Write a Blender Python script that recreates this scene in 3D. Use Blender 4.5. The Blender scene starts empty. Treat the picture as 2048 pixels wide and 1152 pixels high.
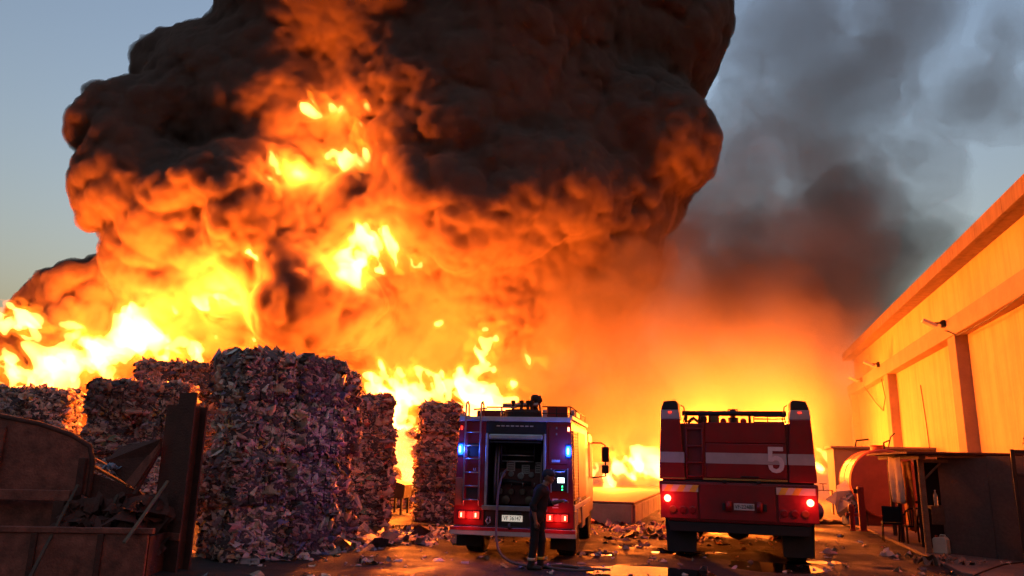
import bpy, bmesh, math, random, time
import numpy as np
from mathutils import Matrix, Vector
T0 = time.time()
sc = bpy.context.scene
col = sc.collection
R = math.radians

# ------------------------------------------------------------------ camera
LENS, EYE, PITCH, ROLL = 26.0, 1.95, R(13), R(1.3)
cam = bpy.data.cameras.new('camera'); cam_ob = bpy.data.objects.new('camera', cam); col.objects.link(cam_ob)
sc.camera = cam_ob
cam.lens = LENS; cam.sensor_width = 36; cam.clip_end = 4000; cam.clip_start = 0.05
_f = np.array([0, math.cos(PITCH), math.sin(PITCH)]); _u0 = np.array([0, -math.sin(PITCH), math.cos(PITCH)]); _r0 = np.array([1., 0, 0])
_r = math.cos(ROLL)*_r0 + math.sin(ROLL)*_u0; _u = -math.sin(ROLL)*_r0 + math.cos(ROLL)*_u0
cam_ob.matrix_world = Matrix(((_r[0], _u[0], -_f[0], 0), (_r[1], _u[1], -_f[1], 0), (_r[2], _u[2], -_f[2], EYE), (0, 0, 0, 1)))
FPX = LENS/36*2048
def at(x, y, Y):
    """a surveyed point: the direction read off the photograph at a known distance Y in front"""
    d = _f*FPX + _r*(x-1024) + _u*(576-y)
    return np.array([0, 0, EYE]) + d*(Y/d[1])
def gnd(x, y, z=0.0):
    d = _f*FPX + _r*(x-1024) + _u*(576-y)
    return np.array([0, 0, EYE]) + d*((z-EYE)/d[2])

# ------------------------------------------------------------------ sky, dusk light, exposure
world = bpy.data.worlds.new('World'); sc.world = world; world.use_nodes = True
wn = world.node_tree; bg = wn.nodes['Background']
sky = wn.nodes.new('ShaderNodeTexSky'); sky.sky_type = 'NISHITA'; sky.sun_disc = False
sky.sun_elevation = R(-1.5); sky.sun_rotation = R(0)
sky.air_density = 1.5; sky.dust_density = 6.0; sky.ozone_density = 1.5; sky.altitude = 50
wn.links.new(sky.outputs[0], bg.inputs[0]); bg.inputs[1].default_value = 0.15
sun = bpy.data.lights.new('sun', 'SUN'); sun.energy = 0.003; sun.angle = R(20); sun.color = (1, .75, .6)
sun_ob = bpy.data.objects.new('sun', sun); col.objects.link(sun_ob)
sun_ob.rotation_euler = (R(-89), 0, 0)
vs = sc.view_settings; vs.view_transform = 'Standard'; vs.look = 'None'; vs.exposure = 4.1; vs.gamma = 1.0
vs.use_curve_mapping = False
cy = sc.cycles
cy.max_bounces = 6; cy.diffuse_bounces = 2; cy.glossy_bounces = 3; cy.transmission_bounces = 4; cy.volume_bounces = 1
cy.transparent_max_bounces = 32; cy.sample_clamp_indirect = 0.5; cy.use_adaptive_sampling = True; cy.adaptive_threshold = .03; cy.caustics_reflective = False; cy.caustics_refractive = False
FIRE = (1.0, 0.170, 0.013)

def fire_light(px, py, Y, power, radius=0.35):
    l = bpy.data.lights.new('fire_glow', 'POINT'); l.energy = power; l.color = FIRE; l.shadow_soft_size = radius
    o = bpy.data.objects.new('fire_glow', l); o.location = at(px, py, Y); col.objects.link(o)
W = 395.0
for a in [(110, 725, 32.0, 1.7), (210, 695, 32.2, 1.7), (300, 665, 32.4, 1.5), (430, 600, 32.4, 1.7), (800, 800, 32.0, 1.4), (880, 765, 32.2, 1.4), (965, 790, 32.4, 1.1), (800, 865, 31.4, .4),
          (600, 338, 32.4, 0.9), (700, 510, 32.0, 1.0), (850, 335, 32.5, .5), (655, 222, 32.8, .12), (1225, 925, 36.2, 1.1), (1420, 870, 38.5, 1.5), (1570, 850, 39.5, 1.4)]:
    fire_light(a[0], a[1], a[2], a[3]*W)

# ------------------------------------------------------------------ materials
MATS = {}
def new_mat(name):
    m = bpy.data.materials.new(name); m.use_nodes = True; nt = m.node_tree
    return m, nt, nt.nodes['Principled BSDF'], nt.nodes['Material Output']
def mat(name, c, rough=0.5, metal=0.0, var=0.25, scale=6.0, bump=0.0, bscale=40.0, dirt=None, dscale=1.6, damt=0.5, emis=None, es=0.0, spec=0.5, alpha=1.0, trans=0.0, streak=False):
    if name in MATS: return MATS[name]
    m, nt, b, out = new_mat(name); L = nt.links.new
    tc = nt.nodes.new('ShaderNodeTexCoord')
    n1 = nt.nodes.new('ShaderNodeTexNoise'); n1.inputs['Scale'].default_value = scale; n1.inputs['Detail'].default_value = 6; n1.inputs['Roughness'].default_value = .65
    L(tc.outputs['Object'], n1.inputs['Vector'])
    cr = nt.nodes.new('ShaderNodeValToRGB')
    cr.color_ramp.elements[0].position = .3; cr.color_ramp.elements[1].position = .72
    cr.color_ramp.elements[0].color = (*[x*(1-var) for x in c], 1); cr.color_ramp.elements[1].color = (*[min(1, x*(1+var*.6)) for x in c], 1)
    L(n1.outputs[0], cr.inputs[0]); src = cr.outputs[0]
    if dirt:
        n2 = nt.nodes.new('ShaderNodeTexNoise'); n2.inputs['Scale'].default_value = dscale; n2.inputs['Detail'].default_value = 9; n2.inputs['Roughness'].default_value = .7
        if streak:
            mp = nt.nodes.new('ShaderNodeMapping'); mp.inputs['Scale'].default_value = (2.5, 2.5, .22); L(tc.outputs['Object'], mp.inputs['Vector']); L(mp.outputs[0], n2.inputs['Vector'])
        else: L(tc.outputs['Object'], n2.inputs['Vector'])
        mr = nt.nodes.new('ShaderNodeMapRange'); mr.inputs[1].default_value = .42; mr.inputs[2].default_value = .68; mr.inputs[4].default_value = damt
        L(n2.outputs[0], mr.inputs[0])
        mx = nt.nodes.new('ShaderNodeMix'); mx.data_type = 'RGBA'; L(mr.outputs[0], mx.inputs[0]); L(src, mx.inputs[6]); mx.inputs[7].default_value = (*dirt, 1); src = mx.outputs[2]
    L(src, b.inputs['Base Color'])
    rr = nt.nodes.new('ShaderNodeMapRange'); rr.inputs[3].default_value = max(.02, rough*.75); rr.inputs[4].default_value = min(1, rough*1.3); L(n1.outputs[0], rr.inputs[0]); L(rr.outputs[0], b.inputs['Roughness'])
    b.inputs['Metallic'].default_value = metal; b.inputs['Specular IOR Level'].default_value = spec
    if bump:
        nb = nt.nodes.new('ShaderNodeTexNoise'); nb.inputs['Scale'].default_value = bscale; nb.inputs['Detail'].default_value = 5; L(tc.outputs['Object'], nb.inputs['Vector'])
        bp = nt.nodes.new('ShaderNodeBump'); bp.inputs['Strength'].default_value = bump; bp.inputs['Distance'].default_value = .05; L(nb.outputs[0], bp.inputs['Height']); L(bp.outputs[0], b.inputs['Normal'])
    if emis: b.inputs['Emission Color'].default_value = (*emis, 1); b.inputs['Emission Strength'].default_value = es
    if trans: b.inputs['Transmission Weight'].default_value = trans
    if alpha < 1: b.inputs['Alpha'].default_value = alpha
    MATS[name] = m; return m

RED = mat('truck_red', (.28, .008, .012), .32, 0, .15, 2.5, dirt=(.09, .03, .025), dscale=2.2, damt=.45, spec=.5)
RED2 = mat('truck_red_dull', (.23, .008, .012), .4, 0, .2, 2.5, dirt=(.08, .03, .025), dscale=1.8, damt=.5)
BANDW = mat('band_white', (.46, .42, .42), .4, 0, .12, 3, dirt=(.3, .24, .24), damt=.5)
WHITE = mat('white_paint', (.62, .60, .60), .4, 0, .12, 3, dirt=(.25, .2, .18), damt=.4)
BLACK = mat('black_plastic', (.012, .011, .012), .5, 0, .3)
RUBBER = mat('rubber', (.016, .015, .015), .8, 0, .3, 20, bump=.2)
STEEL = mat('steel', (.35, .34, .34), .38, .9, .2)
ALU = mat('aluminium', (.55, .54, .54), .42, .8, .15, dirt=(.2, .17, .16), damt=.4)
DARK = mat('dark_metal', (.03, .026, .026), .5, .4, .3)
RUST = mat('rust', (.38, .115, .075), .85, .1, .45, 5, .4, 30, dirt=(.10, .035, .025), dscale=3, damt=.8)
RUSTD = mat('rust_dark', (.12, .04, .028), .85, .1, .45, 5, .4, 30, dirt=(.09, .035, .02), dscale=3, damt=.7)
WOOD = mat('weathered_wood', (.20, .125, .075), .8, 0, .4, 9, .3, 60)
WOODD = mat('dark_wood', (.10, .06, .038), .8, 0, .4, 9, .3, 60)
CONC = mat('concrete', (.32, .30, .27), .8, 0, .25, 2, .25, 25, dirt=(.16, .14, .12), damt=.6)
PLASTER = mat('ochre_plaster', (.60, .41, .21), .85, 0, .22, .45, .25, 9, dirt=(.36, .24, .13), dscale=.9, damt=.6, streak=True)
PILLAR = mat('pillar_concrete', (.36, .25, .16), .85, 0, .18, 1.2, .2, 14, dirt=(.25, .17, .11), damt=.5)
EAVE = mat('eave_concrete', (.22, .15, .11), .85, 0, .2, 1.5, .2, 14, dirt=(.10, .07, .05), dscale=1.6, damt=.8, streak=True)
YELLOW = mat('reflective_yellow', (.75, .52, .06), .4, 0, .15)
CREAM = mat('reflective_cream', (.62, .56, .46), .4, 0, .15)
NAVY = mat('navy_cloth', (.010, .010, .015), .85, 0, .35, 25, .25, 70)
SKIN = mat('skin', (.26, .13, .09), .5, 0, .15, 18)
BOOT = mat('boot_leather', (.02, .018, .017), .45, 0, .3)
GREENP = mat('faded_green_paint', (.30, .36, .24), .75, 0, .25, 3, .2, 20, dirt=(.34, .33, .27), dscale=2.5, damt=.7)
BLUEP = mat('blue_plastic', (.035, .06, .20), .4, 0, .2)
TANKM = mat('tank_red', (.45, .10, .05), .45, 0, .18, 2, dirt=(.26, .06, .035), dscale=1.5, damt=.6)
SHED = mat('shed_grey', (.20, .16, .14), .7, 0, .15, 2, dirt=(.2, .15, .12))
OSB = mat('brown_board', (.115, .075, .06), .8, 0, .35, 14, .25, 40, dirt=(.075, .048, .04), dscale=2, damt=.6)
JERRY = mat('jerrycan_plastic', (.62, .55, .42), .45, 0, .1)
CLOTH = mat('pale_cloth', (.60, .54, .44), .85, 0, .15, 8, .2, 60)
ORANGEC = mat('orange_cloth', (.55, .13, .03), .8, 0, .15, 8, .2, 60)
HOSE = mat('hose_rubber', (.16, .11, .10), .7, 0, .25)
def glow(name, c, s, base=(.1, .1, .1)): return mat(name, base, .3, 0, .05, emis=c, es=s/13.4)
BLUEL = glow('blue_beacon', (.004, .035, 1.0), 14, (.02, .04, .3))
BLUEC = glow('blue_beacon_core', (.10, .42, 1.0), 12, (.1, .2, .5))
REDL = glow('red_lamp', (1, .03, .015), 2.2, (.4, .02, .02))
REDH = glow('red_lamp_core', (1, .22, .10), 9, (.6, .1, .08))
REDD = mat('red_lens_off', (.22, .012, .015), .25, 0, .1)
SCREEN = glow('screen_glow', (.75, .95, 1), 3.0)
GREENL = glow('green_led', (.03, 1, .25), 6)
PLATEL = glow('plate_glow', (.95, .88, .72), .35, (.7, .68, .62))  # light on the plate is put in as its own faint glow
PLATE = mat('plate_white', (.62, .58, .56), .4, 0, .05)
INK = mat('plate_ink', (.02, .02, .02), .5, 0, .05)

# ------------------------------------------------------------------ mesh builder
class MB:
    def __init__(s): s.v = []; s.f = []
    def add(s, vs_, fs): b = len(s.v); s.v += [tuple(map(float, q)) for q in vs_]; s.f += [tuple(i+b for i in f) for f in fs]; return s
    def box(s, x0, x1, y0, y1, z0, z1, M=None):
        vs_ = [Vector((x, y, z)) for x in (x0, x1) for y in (y0, y1) for z in (z0, z1)]
        if M is not None: vs_ = [M @ q for q in vs_]
        return s.add(vs_, [(0, 1, 3, 2), (4, 6, 7, 5), (0, 4, 5, 1), (2, 3, 7, 6), (0, 2, 6, 4), (1, 5, 7, 3)])
    def prism(s, pts, y0, y1, axis='y', M=None):
        n = len(pts); vs_ = []
        for y in (y0, y1):
            for a, b in pts: vs_.append(Vector({'y': (a, y, b), 'x': (y, a, b), 'z': (a, b, y)}[axis]))
        if M is not None: vs_ = [M @ q for q in vs_]
        return s.add(vs_, [tuple(range(n))[::-1], tuple(range(n, 2*n))] + [(i, (i+1) % n, (i+1) % n+n, i+n) for i in range(n)])
    def tube(s, pts, r, n=8, cap=True):
        pts = [Vector(p) for p in pts]; b = len(s.v); rs = r if isinstance(r, (list, tuple)) else [r]*len(pts)
        ref = None
        for i, p in enumerate(pts):
            t = (pts[min(i+1, len(pts)-1)]-pts[max(i-1, 0)]).normalized()
            if ref is None: ref = t.orthogonal().normalized()
            ref = (ref-t*ref.dot(t)); ref = ref.normalized() if ref.length > 1e-6 else t.orthogonal().normalized()
            w = t.cross(ref)
            for k in range(n):
                a = 2*math.pi*k/n; s.v.append(tuple(p+(ref*math.cos(a)+w*math.sin(a))*rs[i]))
        for i in range(len(pts)-1):
            for k in range(n): s.f.append((b+i*n+k, b+i*n+(k+1) % n, b+(i+1)*n+(k+1) % n, b+(i+1)*n+k))
        if cap: s.f.append(tuple(b+k for k in range(n))[::-1]); s.f.append(tuple(b+(len(pts)-1)*n+k for k in range(n)))
        return s
    def lathe(s, prof, n=24, M=None):
        """profile of (r, z) turned about z"""
        b = len(s.v)
        for r, z in prof:
            for k in range(n):
                q = Vector((r*math.cos(2*math.pi*k/n), r*math.sin(2*math.pi*k/n), z)); s.v.append(tuple(M @ q if M is not None else q))
        for i in range(len(prof)-1):
            for k in range(n): s.f.append((b+i*n+k, b+i*n+(k+1) % n, b+(i+1)*n+(k+1) % n, b+(i+1)*n+k))
        s.f.append(tuple(b+k for k in range(n))[::-1]); s.f.append(tuple(b+(len(prof)-1)*n+k for k in range(n)))
        return s
    def build(s, name, m, parent=None, smooth=False, bev=0.0, seg=2):
        me = bpy.data.meshes.new(name); me.from_pydata(s.v, [], s.f); me.validate(); me.update()
        bm = bmesh.new(); bm.from_mesh(me); bmesh.ops.recalc_face_normals(bm, faces=bm.faces); bm.to_mesh(me); bm.free()
        if smooth: me.polygons.foreach_set('use_smooth', [True]*len(me.polygons))
        me.materials.append(m)
        o = bpy.data.objects.new(name, me); col.objects.link(o); o.parent = parent
        if bev:
            md = o.modifiers.new('bevel', 'BEVEL'); md.width = bev; md.segments = seg; md.limit_method = 'ANGLE'; md.angle_limit = R(40)
        if smooth == 'auto':
            pass
        return o
def bx(name, x0, x1, y0, y1, z0, z1, m, parent=None, bev=.008): return MB().box(x0, x1, y0, y1, z0, z1).build(name, m, parent, bev=bev)
def tb(name, pts, r, m, parent=None, n=8): return MB().tube(pts, r, n).build(name, m, parent, smooth=True)
def tag(o, label, cat, group=None, kind=None):
    o['label'] = label; o['category'] = cat
    if group: o['group'] = group
    if kind: o['kind'] = kind
    return o
def thing(name, label, cat, loc=(0, 0, 0), rz=0.0, group=None):
    o = bpy.data.objects.new(name, None); col.objects.link(o); o.location = loc; o.rotation_euler = (0, 0, rz); o.empty_display_size = .2
    return tag(o, label, cat, group)
def struct(o): o['kind'] = 'structure'; return o
def copy_tree(o, parent=None):
    c = o.copy(); col.objects.link(c); c.parent = parent
    for ch in o.children: copy_tree(ch, c)
    return c
def text(name, body, size, m, parent, loc, rx=90, rz=0, depth=.003, bold=0.0, sx=1.0):
    cu = bpy.data.curves.new(name, 'FONT'); cu.body = body; cu.size = size; cu.align_x = 'CENTER'; cu.align_y = 'CENTER'; cu.extrude = depth; cu.offset = bold
    t = bpy.data.objects.new(name, cu); col.objects.link(t)
    me = bpy.data.meshes.new_from_object(t.evaluated_get(bpy.context.evaluated_depsgraph_get())); bpy.data.objects.remove(t)
    me.materials.clear(); me.materials.append(m)
    o = bpy.data.objects.new(name, me); col.objects.link(o); o.parent = parent; o.location = loc; o.rotation_euler = (R(rx), 0, R(rz)); o.scale = (sx, 1, 1)
    return o
def arc(cx, cz, r, a0, a1, n): return [(cx+r*math.cos(R(a0+(a1-a0)*i/n)), cz+r*math.sin(R(a0+(a1-a0)*i/n))) for i in range(n+1)]

# ------------------------------------------------------------------ noise, distance fields, iso-surfaces
def hash3(ix, iy, iz, seed):
    h = (ix*73856093) ^ (iy*19349663) ^ (iz*83492791) ^ (seed*2654435761)
    h = (h ^ (h >> 13))*1274126177 & 0xffffffff; h = (h ^ (h >> 16))*2246822519 & 0xffffffff; h ^= h >> 13
    return h & 0xffffffff
def worley(p, seed):
    i = np.floor(p).astype(np.int64); best = np.full(len(p), 9.0, np.float32); fr = (p-i).astype(np.float32)
    for dx in (-1, 0, 1):
        for dy in (-1, 0, 1):
            for dz in (-1, 0, 1):
                h = hash3(i[:, 0]+dx, i[:, 1]+dy, i[:, 2]+dz, seed)
                a = fr[:, 0]-dx-((h & 1023)/1023.).astype(np.float32); b = fr[:, 1]-dy-(((h >> 10) & 1023)/1023.).astype(np.float32); c = fr[:, 2]-dz-(((h >> 20) & 1023)/1023.).astype(np.float32)
                np.minimum(best, a*a+b*b+c*c, out=best)
    return best
def vnoise(p, seed):
    i = np.floor(p).astype(np.int64); f = (p-i).astype(np.float32); f = f*f*(3-2*f); o = 0
    for a in (0, 1):
        wa = f[:, 0] if a else 1-f[:, 0]
        for b in (0, 1):
            wb = f[:, 1] if b else 1-f[:, 1]
            for c in (0, 1):
                wc = f[:, 2] if c else 1-f[:, 2]
                o = o+wa*wb*wc*(hash3(i[:, 0]+a, i[:, 1]+b, i[:, 2]+c, seed)/2147483648.-1).astype(np.float32)
    return o
def billow(p, scales, seed):
    o = 0
    for k, (L, A) in enumerate(scales):
        q = p/L
        wv = np.stack([vnoise(q*0.8+7, seed+50+k), vnoise(q*0.8+19, seed+60+k), vnoise(q*0.8+31, seed+70+k)], 1)
        o = o+A*(np.sqrt(np.maximum(0, 1.1-worley(q+0.35*wv, seed+k)))-0.45)
    return o
def grid(lo, hi, h):
    n = ((np.array(hi)-np.array(lo))/h).astype(int)+1
    return np.array(lo, float), n, [lo[k]+h*np.arange(n[k]) for k in range(3)]
def blob(f, g, h, lo, c, r, k, stretch=(1, 1, 1), cut=False, pad=3.0):
    st = np.array(stretch, float); Rr = r*st+pad+k
    a = [max(0, int((c[i]-Rr[i]-lo[i])/h)) for i in range(3)]; b = [min(f.shape[i], int((c[i]+Rr[i]-lo[i])/h)+2) for i in range(3)]
    if any(b[i] <= a[i] for i in range(3)): return
    sl = tuple(slice(a[i], b[i]) for i in range(3))
    x = (g[0][sl[0]]-c[0])[:, None, None]/st[0]; y = (g[1][sl[1]]-c[1])[None, :, None]/st[1]; z = (g[2][sl[2]]-c[2])[None, None, :]/st[2]
    d = ((np.sqrt(x*x+y*y+z*z)-r)*st.min()).astype(np.float32); s = f[sl]
    if not cut:
        hh = np.clip(0.5+0.5*(s-d)/k, 0, 1); f[sl] = s*(1-hh)+d*hh-k*hh*(1-hh)
    else:
        d = -d; hh = np.clip(0.5-0.5*(s-d)/k, 0, 1); f[sl] = s*(1-hh)+d*hh+k*hh*(1-hh)
def band(f, g, w):
    m = np.abs(f) < w; ii = np.nonzero(m)
    return m, np.stack([g[0][ii[0]], g[1][ii[1]], g[2][ii[2]]], 1)
def close(f):
    for k in range(3):
        i = [slice(None)]*3
        for e in (0, -1): i[k] = e; f[tuple(i)] = np.maximum(f[tuple(i)], .05)
def nets(f, org, h):
    """surface nets: the zero surface of a sampled distance field as quads"""
    s = f < 0; nx, ny, nz = f.shape
    c = np.zeros((nx-1, ny-1, nz-1), np.int8)
    cs = [(a, b, d) for a in (0, 1) for b in (0, 1) for d in (0, 1)]
    for a, b, d in cs: c += s[a:nx-1+a, b:ny-1+b, d:nz-1+d]
    idx = np.argwhere((c > 0) & (c < 8)); n = len(idx); acc = np.zeros((n, 3)); cnt = np.zeros(n)
    for i, A in enumerate(cs):
        for B in cs[i+1:]:
            if sum(abs(x-y) for x, y in zip(A, B)) != 1: continue
            fa = f[idx[:, 0]+A[0], idx[:, 1]+A[1], idx[:, 2]+A[2]]; fb = f[idx[:, 0]+B[0], idx[:, 1]+B[1], idx[:, 2]+B[2]]
            m = (fa < 0) != (fb < 0); t = np.where(m, fa/np.where(m, fa-fb, 1), 0)
            for k in range(3): acc[:, k] += np.where(m, A[k]+t*(B[k]-A[k]), 0)
            cnt += m
    v = (idx+acc/cnt[:, None])*h+org
    vid = np.full((nx-1, ny-1, nz-1), -1, np.int64); vid[idx[:, 0], idx[:, 1], idx[:, 2]] = np.arange(n)
    Q = []
    for ax in range(3):
        sl = [slice(0, -1) if k == ax else slice(1, -1) for k in range(3)]; sh = list(sl); sh[ax] = slice(1, None)
        a = s[tuple(sl)]; b = s[tuple(sh)]; e = np.argwhere(a != b); fl = a[e[:, 0], e[:, 1], e[:, 2]]
        base = e.copy()
        for k in range(3):
            if k != ax: base[:, k] += 1
        u, w = [(1, 2), (2, 0), (0, 1)][ax]; q = []
        for du, dw in ((-1, -1), (0, -1), (0, 0), (-1, 0)):
            gg = base.copy(); gg[:, u] += du; gg[:, w] += dw; q.append(vid[gg[:, 0], gg[:, 1], gg[:, 2]])
        q = np.stack(q, 1); q[~fl] = q[~fl][:, ::-1]; Q.append(q)
    Q = np.concatenate(Q); return v, Q[(Q >= 0).all(1)]
def quad_mesh(name, v, q, m, parent=None):
    me = bpy.data.meshes.new(name); me.vertices.add(len(v)); me.vertices.foreach_set('co', np.asarray(v, np.float32).ravel())
    me.loops.add(q.size); me.loops.foreach_set('vertex_index', q.astype(np.int32).ravel())
    me.polygons.add(len(q)); me.polygons.foreach_set('loop_start', np.arange(0, q.size, 4, dtype=np.int32))
    me.polygons.foreach_set('use_smooth', np.ones(len(q), bool)); me.update(calc_edges=True)
    o = bpy.data.objects.new(name, me); col.objects.link(o); o.parent = parent
    if m: me.materials.append(m)
    return o
# ------------------------------------------------------------------ ground, standing water, concrete apron
rng = np.random.default_rng(7); random.seed(7)
def axis_pts(lo, hi, step, far):
    mid = np.arange(lo, hi+1e-6, step); out = []; d = step
    x = hi
    while x < far: d *= 1.35; x += d; out.append(x)
    o2 = []; d = step; x = lo
    while x > -far: d *= 1.35; x -= d; o2.append(x)
    return np.concatenate([np.array(o2[::-1]), mid, np.array(out)])
PUDDLES = [  # centre, half sizes, turn: the hollows that hold water
    (2.75, 14.2, 1.15, .85, -.1), (6.55, 16.3, .75, .32, .1), (4.3, 17.6, .9, .38, .1), (5.35, 15.3, .9, .8, .2), (-2.95, 22.3, 1.0, .55, .6), (-3.2, 20.8, .7, .3, .5), (1.75, 16.8, .5, .22, 0), (3.1, 18.6, .5, .35, 0), (8.55, 14.9, .35, .2, -.6),
    (7.6, 15.4, .3, .12, -.3), (4.6, 21.2, .6, .25, .2), (5.6, 26.0, .8, .3, .2)]
def ground_z(x, y):
    p = np.stack([x.ravel(), y.ravel(), np.zeros(x.size)], 1)
    z = (.022*vnoise(p/2.3, 11)+.014*vnoise(p/.7, 12)+.007*vnoise(p/.25, 13)).reshape(x.shape)+.012
    for cx, cy_, a, b, r in PUDDLES:
        u = (x-cx)*math.cos(r)+(y-cy_)*math.sin(r); w = -(x-cx)*math.sin(r)+(y-cy_)*math.cos(r)
        z = z-.075*np.exp(-((u/a)**2+(w/b)**2)**1.5)
    return z*np.clip((70-np.hypot(x, y))/30, 0, 1)
gx = axis_pts(-9, 13, .09, 900); gy = axis_pts(11, 30, .09, 900)
GX, GY = np.meshgrid(gx, gy, indexing='ij'); GZ = ground_z(GX, GY)
nn = len(gy); ii, jj = np.meshgrid(np.arange(len(gx)-1), np.arange(nn-1), indexing='ij')
q = np.stack([ii*nn+jj, (ii+1)*nn+jj, (ii+1)*nn+jj+1, ii*nn+jj+1], -1).reshape(-1, 4)
m, nt, b, out = new_mat('wet_asphalt'); L = nt.links.new
tc = nt.nodes.new('ShaderNodeTexCoord')
def nz(scale, det=6, r=.6):
    n = nt.nodes.new('ShaderNodeTexNoise'); n.inputs['Scale'].default_value = scale; n.inputs['Detail'].default_value = det; n.inputs['Roughness'].default_value = r; L(tc.outputs['Object'], n.inputs['Vector']); return n
a1 = nz(.55, 8); a2 = nz(14, 4); a3 = nz(70, 2)
cr = nt.nodes.new('ShaderNodeValToRGB'); cr.color_ramp.elements[0].color = (.014, .012, .012, 1); cr.color_ramp.elements[1].color = (.06, .050, .046, 1); cr.color_ramp.elements[0].position = .32; cr.color_ramp.elements[1].position = .7
L(a1.outputs[0], cr.inputs[0])
mx = nt.nodes.new('ShaderNodeMix'); mx.data_type = 'RGBA'; mx.blend_type = 'MULTIPLY'; mx.inputs[0].default_value = .7; L(cr.outputs[0], mx.inputs[6]); L(a2.outputs[1], mx.inputs[7]); L(mx.outputs[2], b.inputs['Base Color'])
rr = nt.nodes.new('ShaderNodeMapRange'); rr.inputs[1].default_value = .38; rr.inputs[2].default_value = .62; rr.inputs[3].default_value = .42; rr.inputs[4].default_value = .95; L(a1.outputs[0], rr.inputs[0]); L(rr.outputs[0], b.inputs['Roughness'])
ad = nt.nodes.new('ShaderNodeMath'); L(a2.outputs[0], ad.inputs[0]); L(a3.outputs[0], ad.inputs[1])
bp = nt.nodes.new('ShaderNodeBump'); bp.inputs['Strength'].default_value = .8; bp.inputs['Distance'].default_value = .04; L(ad.outputs[0], bp.inputs['Height']); L(bp.outputs[0], b.inputs['Normal'])
struct(quad_mesh('ground', np.stack([GX.ravel(), GY.ravel(), GZ.ravel()], 1), q, m))
WATER = mat('standing_water', (.012, .010, .010), .03, 0, .1, bump=.02, bscale=3)
for cx, cy_, a, b_, r in PUDDLES:
    pts = [(cx+1.5*a*math.cos(t)*math.cos(r)-1.5*b_*math.sin(t)*math.sin(r), cy_+1.5*a*math.cos(t)*math.sin(r)+1.5*b_*math.sin(t)*math.cos(r)) for t in np.linspace(0, 2*math.pi, 24, endpoint=False)]
    mb = MB(); mb.add([(x, y, -.019) for x, y in pts], [tuple(range(24))]); struct(mb.build('puddle', WATER))
print('ground', time.time()-T0)

# concrete apron along the warehouse (a slab a few cm proud of the yard)
AP = [tuple(gnd(1640, 1036)[:2]), tuple(gnd(1735, 1062)[:2]), tuple(gnd(1800, 1092)[:2]), tuple(gnd(1925, 1152)[:2]), (9.2, 8), (22, 8), (34, 60), (19.5, 60)]
o = MB().prism(AP, -.2, .075, 'z').build('concrete_apron', mat('apron_concrete', (.20, .15, .125), .75, 0, .3, 1.3, .25, 30, dirt=(.10, .075, .065), dscale=1.0, damt=.7), bev=.02); struct(o)

# low loading platform between the two engines
UA = R(16.4); ux = Vector((math.cos(UA), -math.sin(UA), 0)); uy = Vector((math.sin(UA), math.cos(UA), 0))
pl = thing('loading_platform', 'low concrete loading platform with pale green end wall between the two fire engines', 'platform', (3.98, 24.5, 0), -UA)
bx('slab', -5.2, 0, .12, 17, -.1, .60, CONC, pl, .02)
bx('deck_top', -5.25, .05, .06, 17.05, .602, .68, mat('deck', (.16, .10, .07), .8, 0, .3, 1.2, .2, 20), pl, .02)
bx('end_wall', -5.2, -.02, -.02, .115, -.1, .60, GREENP, pl, .01)
for k in range(8): bx('side_panel', .003, .07, .25+k*2.05, 2.2+k*2.05, -.05, .575, CONC, pl, .015)

# ------------------------------------------------------------------ warehouse
wh = thing('warehouse', 'long ochre rendered warehouse with concrete pillars, beam and vaulted roof edge', 'building', (7.147, -2.10, 0), -UA)
PT = [16, 27, 38, 49]
HB, HT, HE = 6.15, 6.75, 8.35
edges = [5]+PT+[49.5]
for a_, b_ in zip(edges[:-1], edges[1:]):
    bx('wall_panel', 0, .3, a_+(.40 if a_ > 5 else 0), b_-(.40 if b_ < 49.3 else 0), -.1, HB+.02, PLASTER, wh, 0)
    bx('upper_wall_panel', .05, .35, a_+.004, b_-.004, HT-.02, HE+.05, PLASTER, wh, 0)
for t in PT: bx('pillar', -.38, .34, t-.42, t+.42, -.1, HB+.01, PILLAR, wh, .02)
bx('beam', -.42, .36, 5, 49.6, HB, HT, PILLAR, wh, .02)
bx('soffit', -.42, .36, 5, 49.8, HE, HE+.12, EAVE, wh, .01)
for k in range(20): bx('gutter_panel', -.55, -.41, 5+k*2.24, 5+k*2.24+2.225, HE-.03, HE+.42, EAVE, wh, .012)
bx('end_wall',   .35, 24, 49.25, 49.48, -.1, HE, PLASTER, wh, 0)
bx('roof_deck', -.405, 24, 5, 49.75, HE+.125, HE+.35, EAVE, wh, 0)
VAULT = mat('vault_plaster', (.5, .34, .18), .8, 0, .15, 1)
for k in range(8):
    t = 7.5+k*5.6
    mb = MB().prism([(t+2.45*math.cos(R(a)), HE+.2+.8*math.sin(R(a))) for a in range(0, 181, 12)], .9, 23, 'x'); mb.build('roof_vault', VAULT, wh)
# conduit running down the second bay, clips
tb('conduit', [(-.02, 33.2, 5.2), (-.02, 32.9, 3.6), (-.02, 32.6, 1.2)], .015, BLACK, wh, 6)
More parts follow.
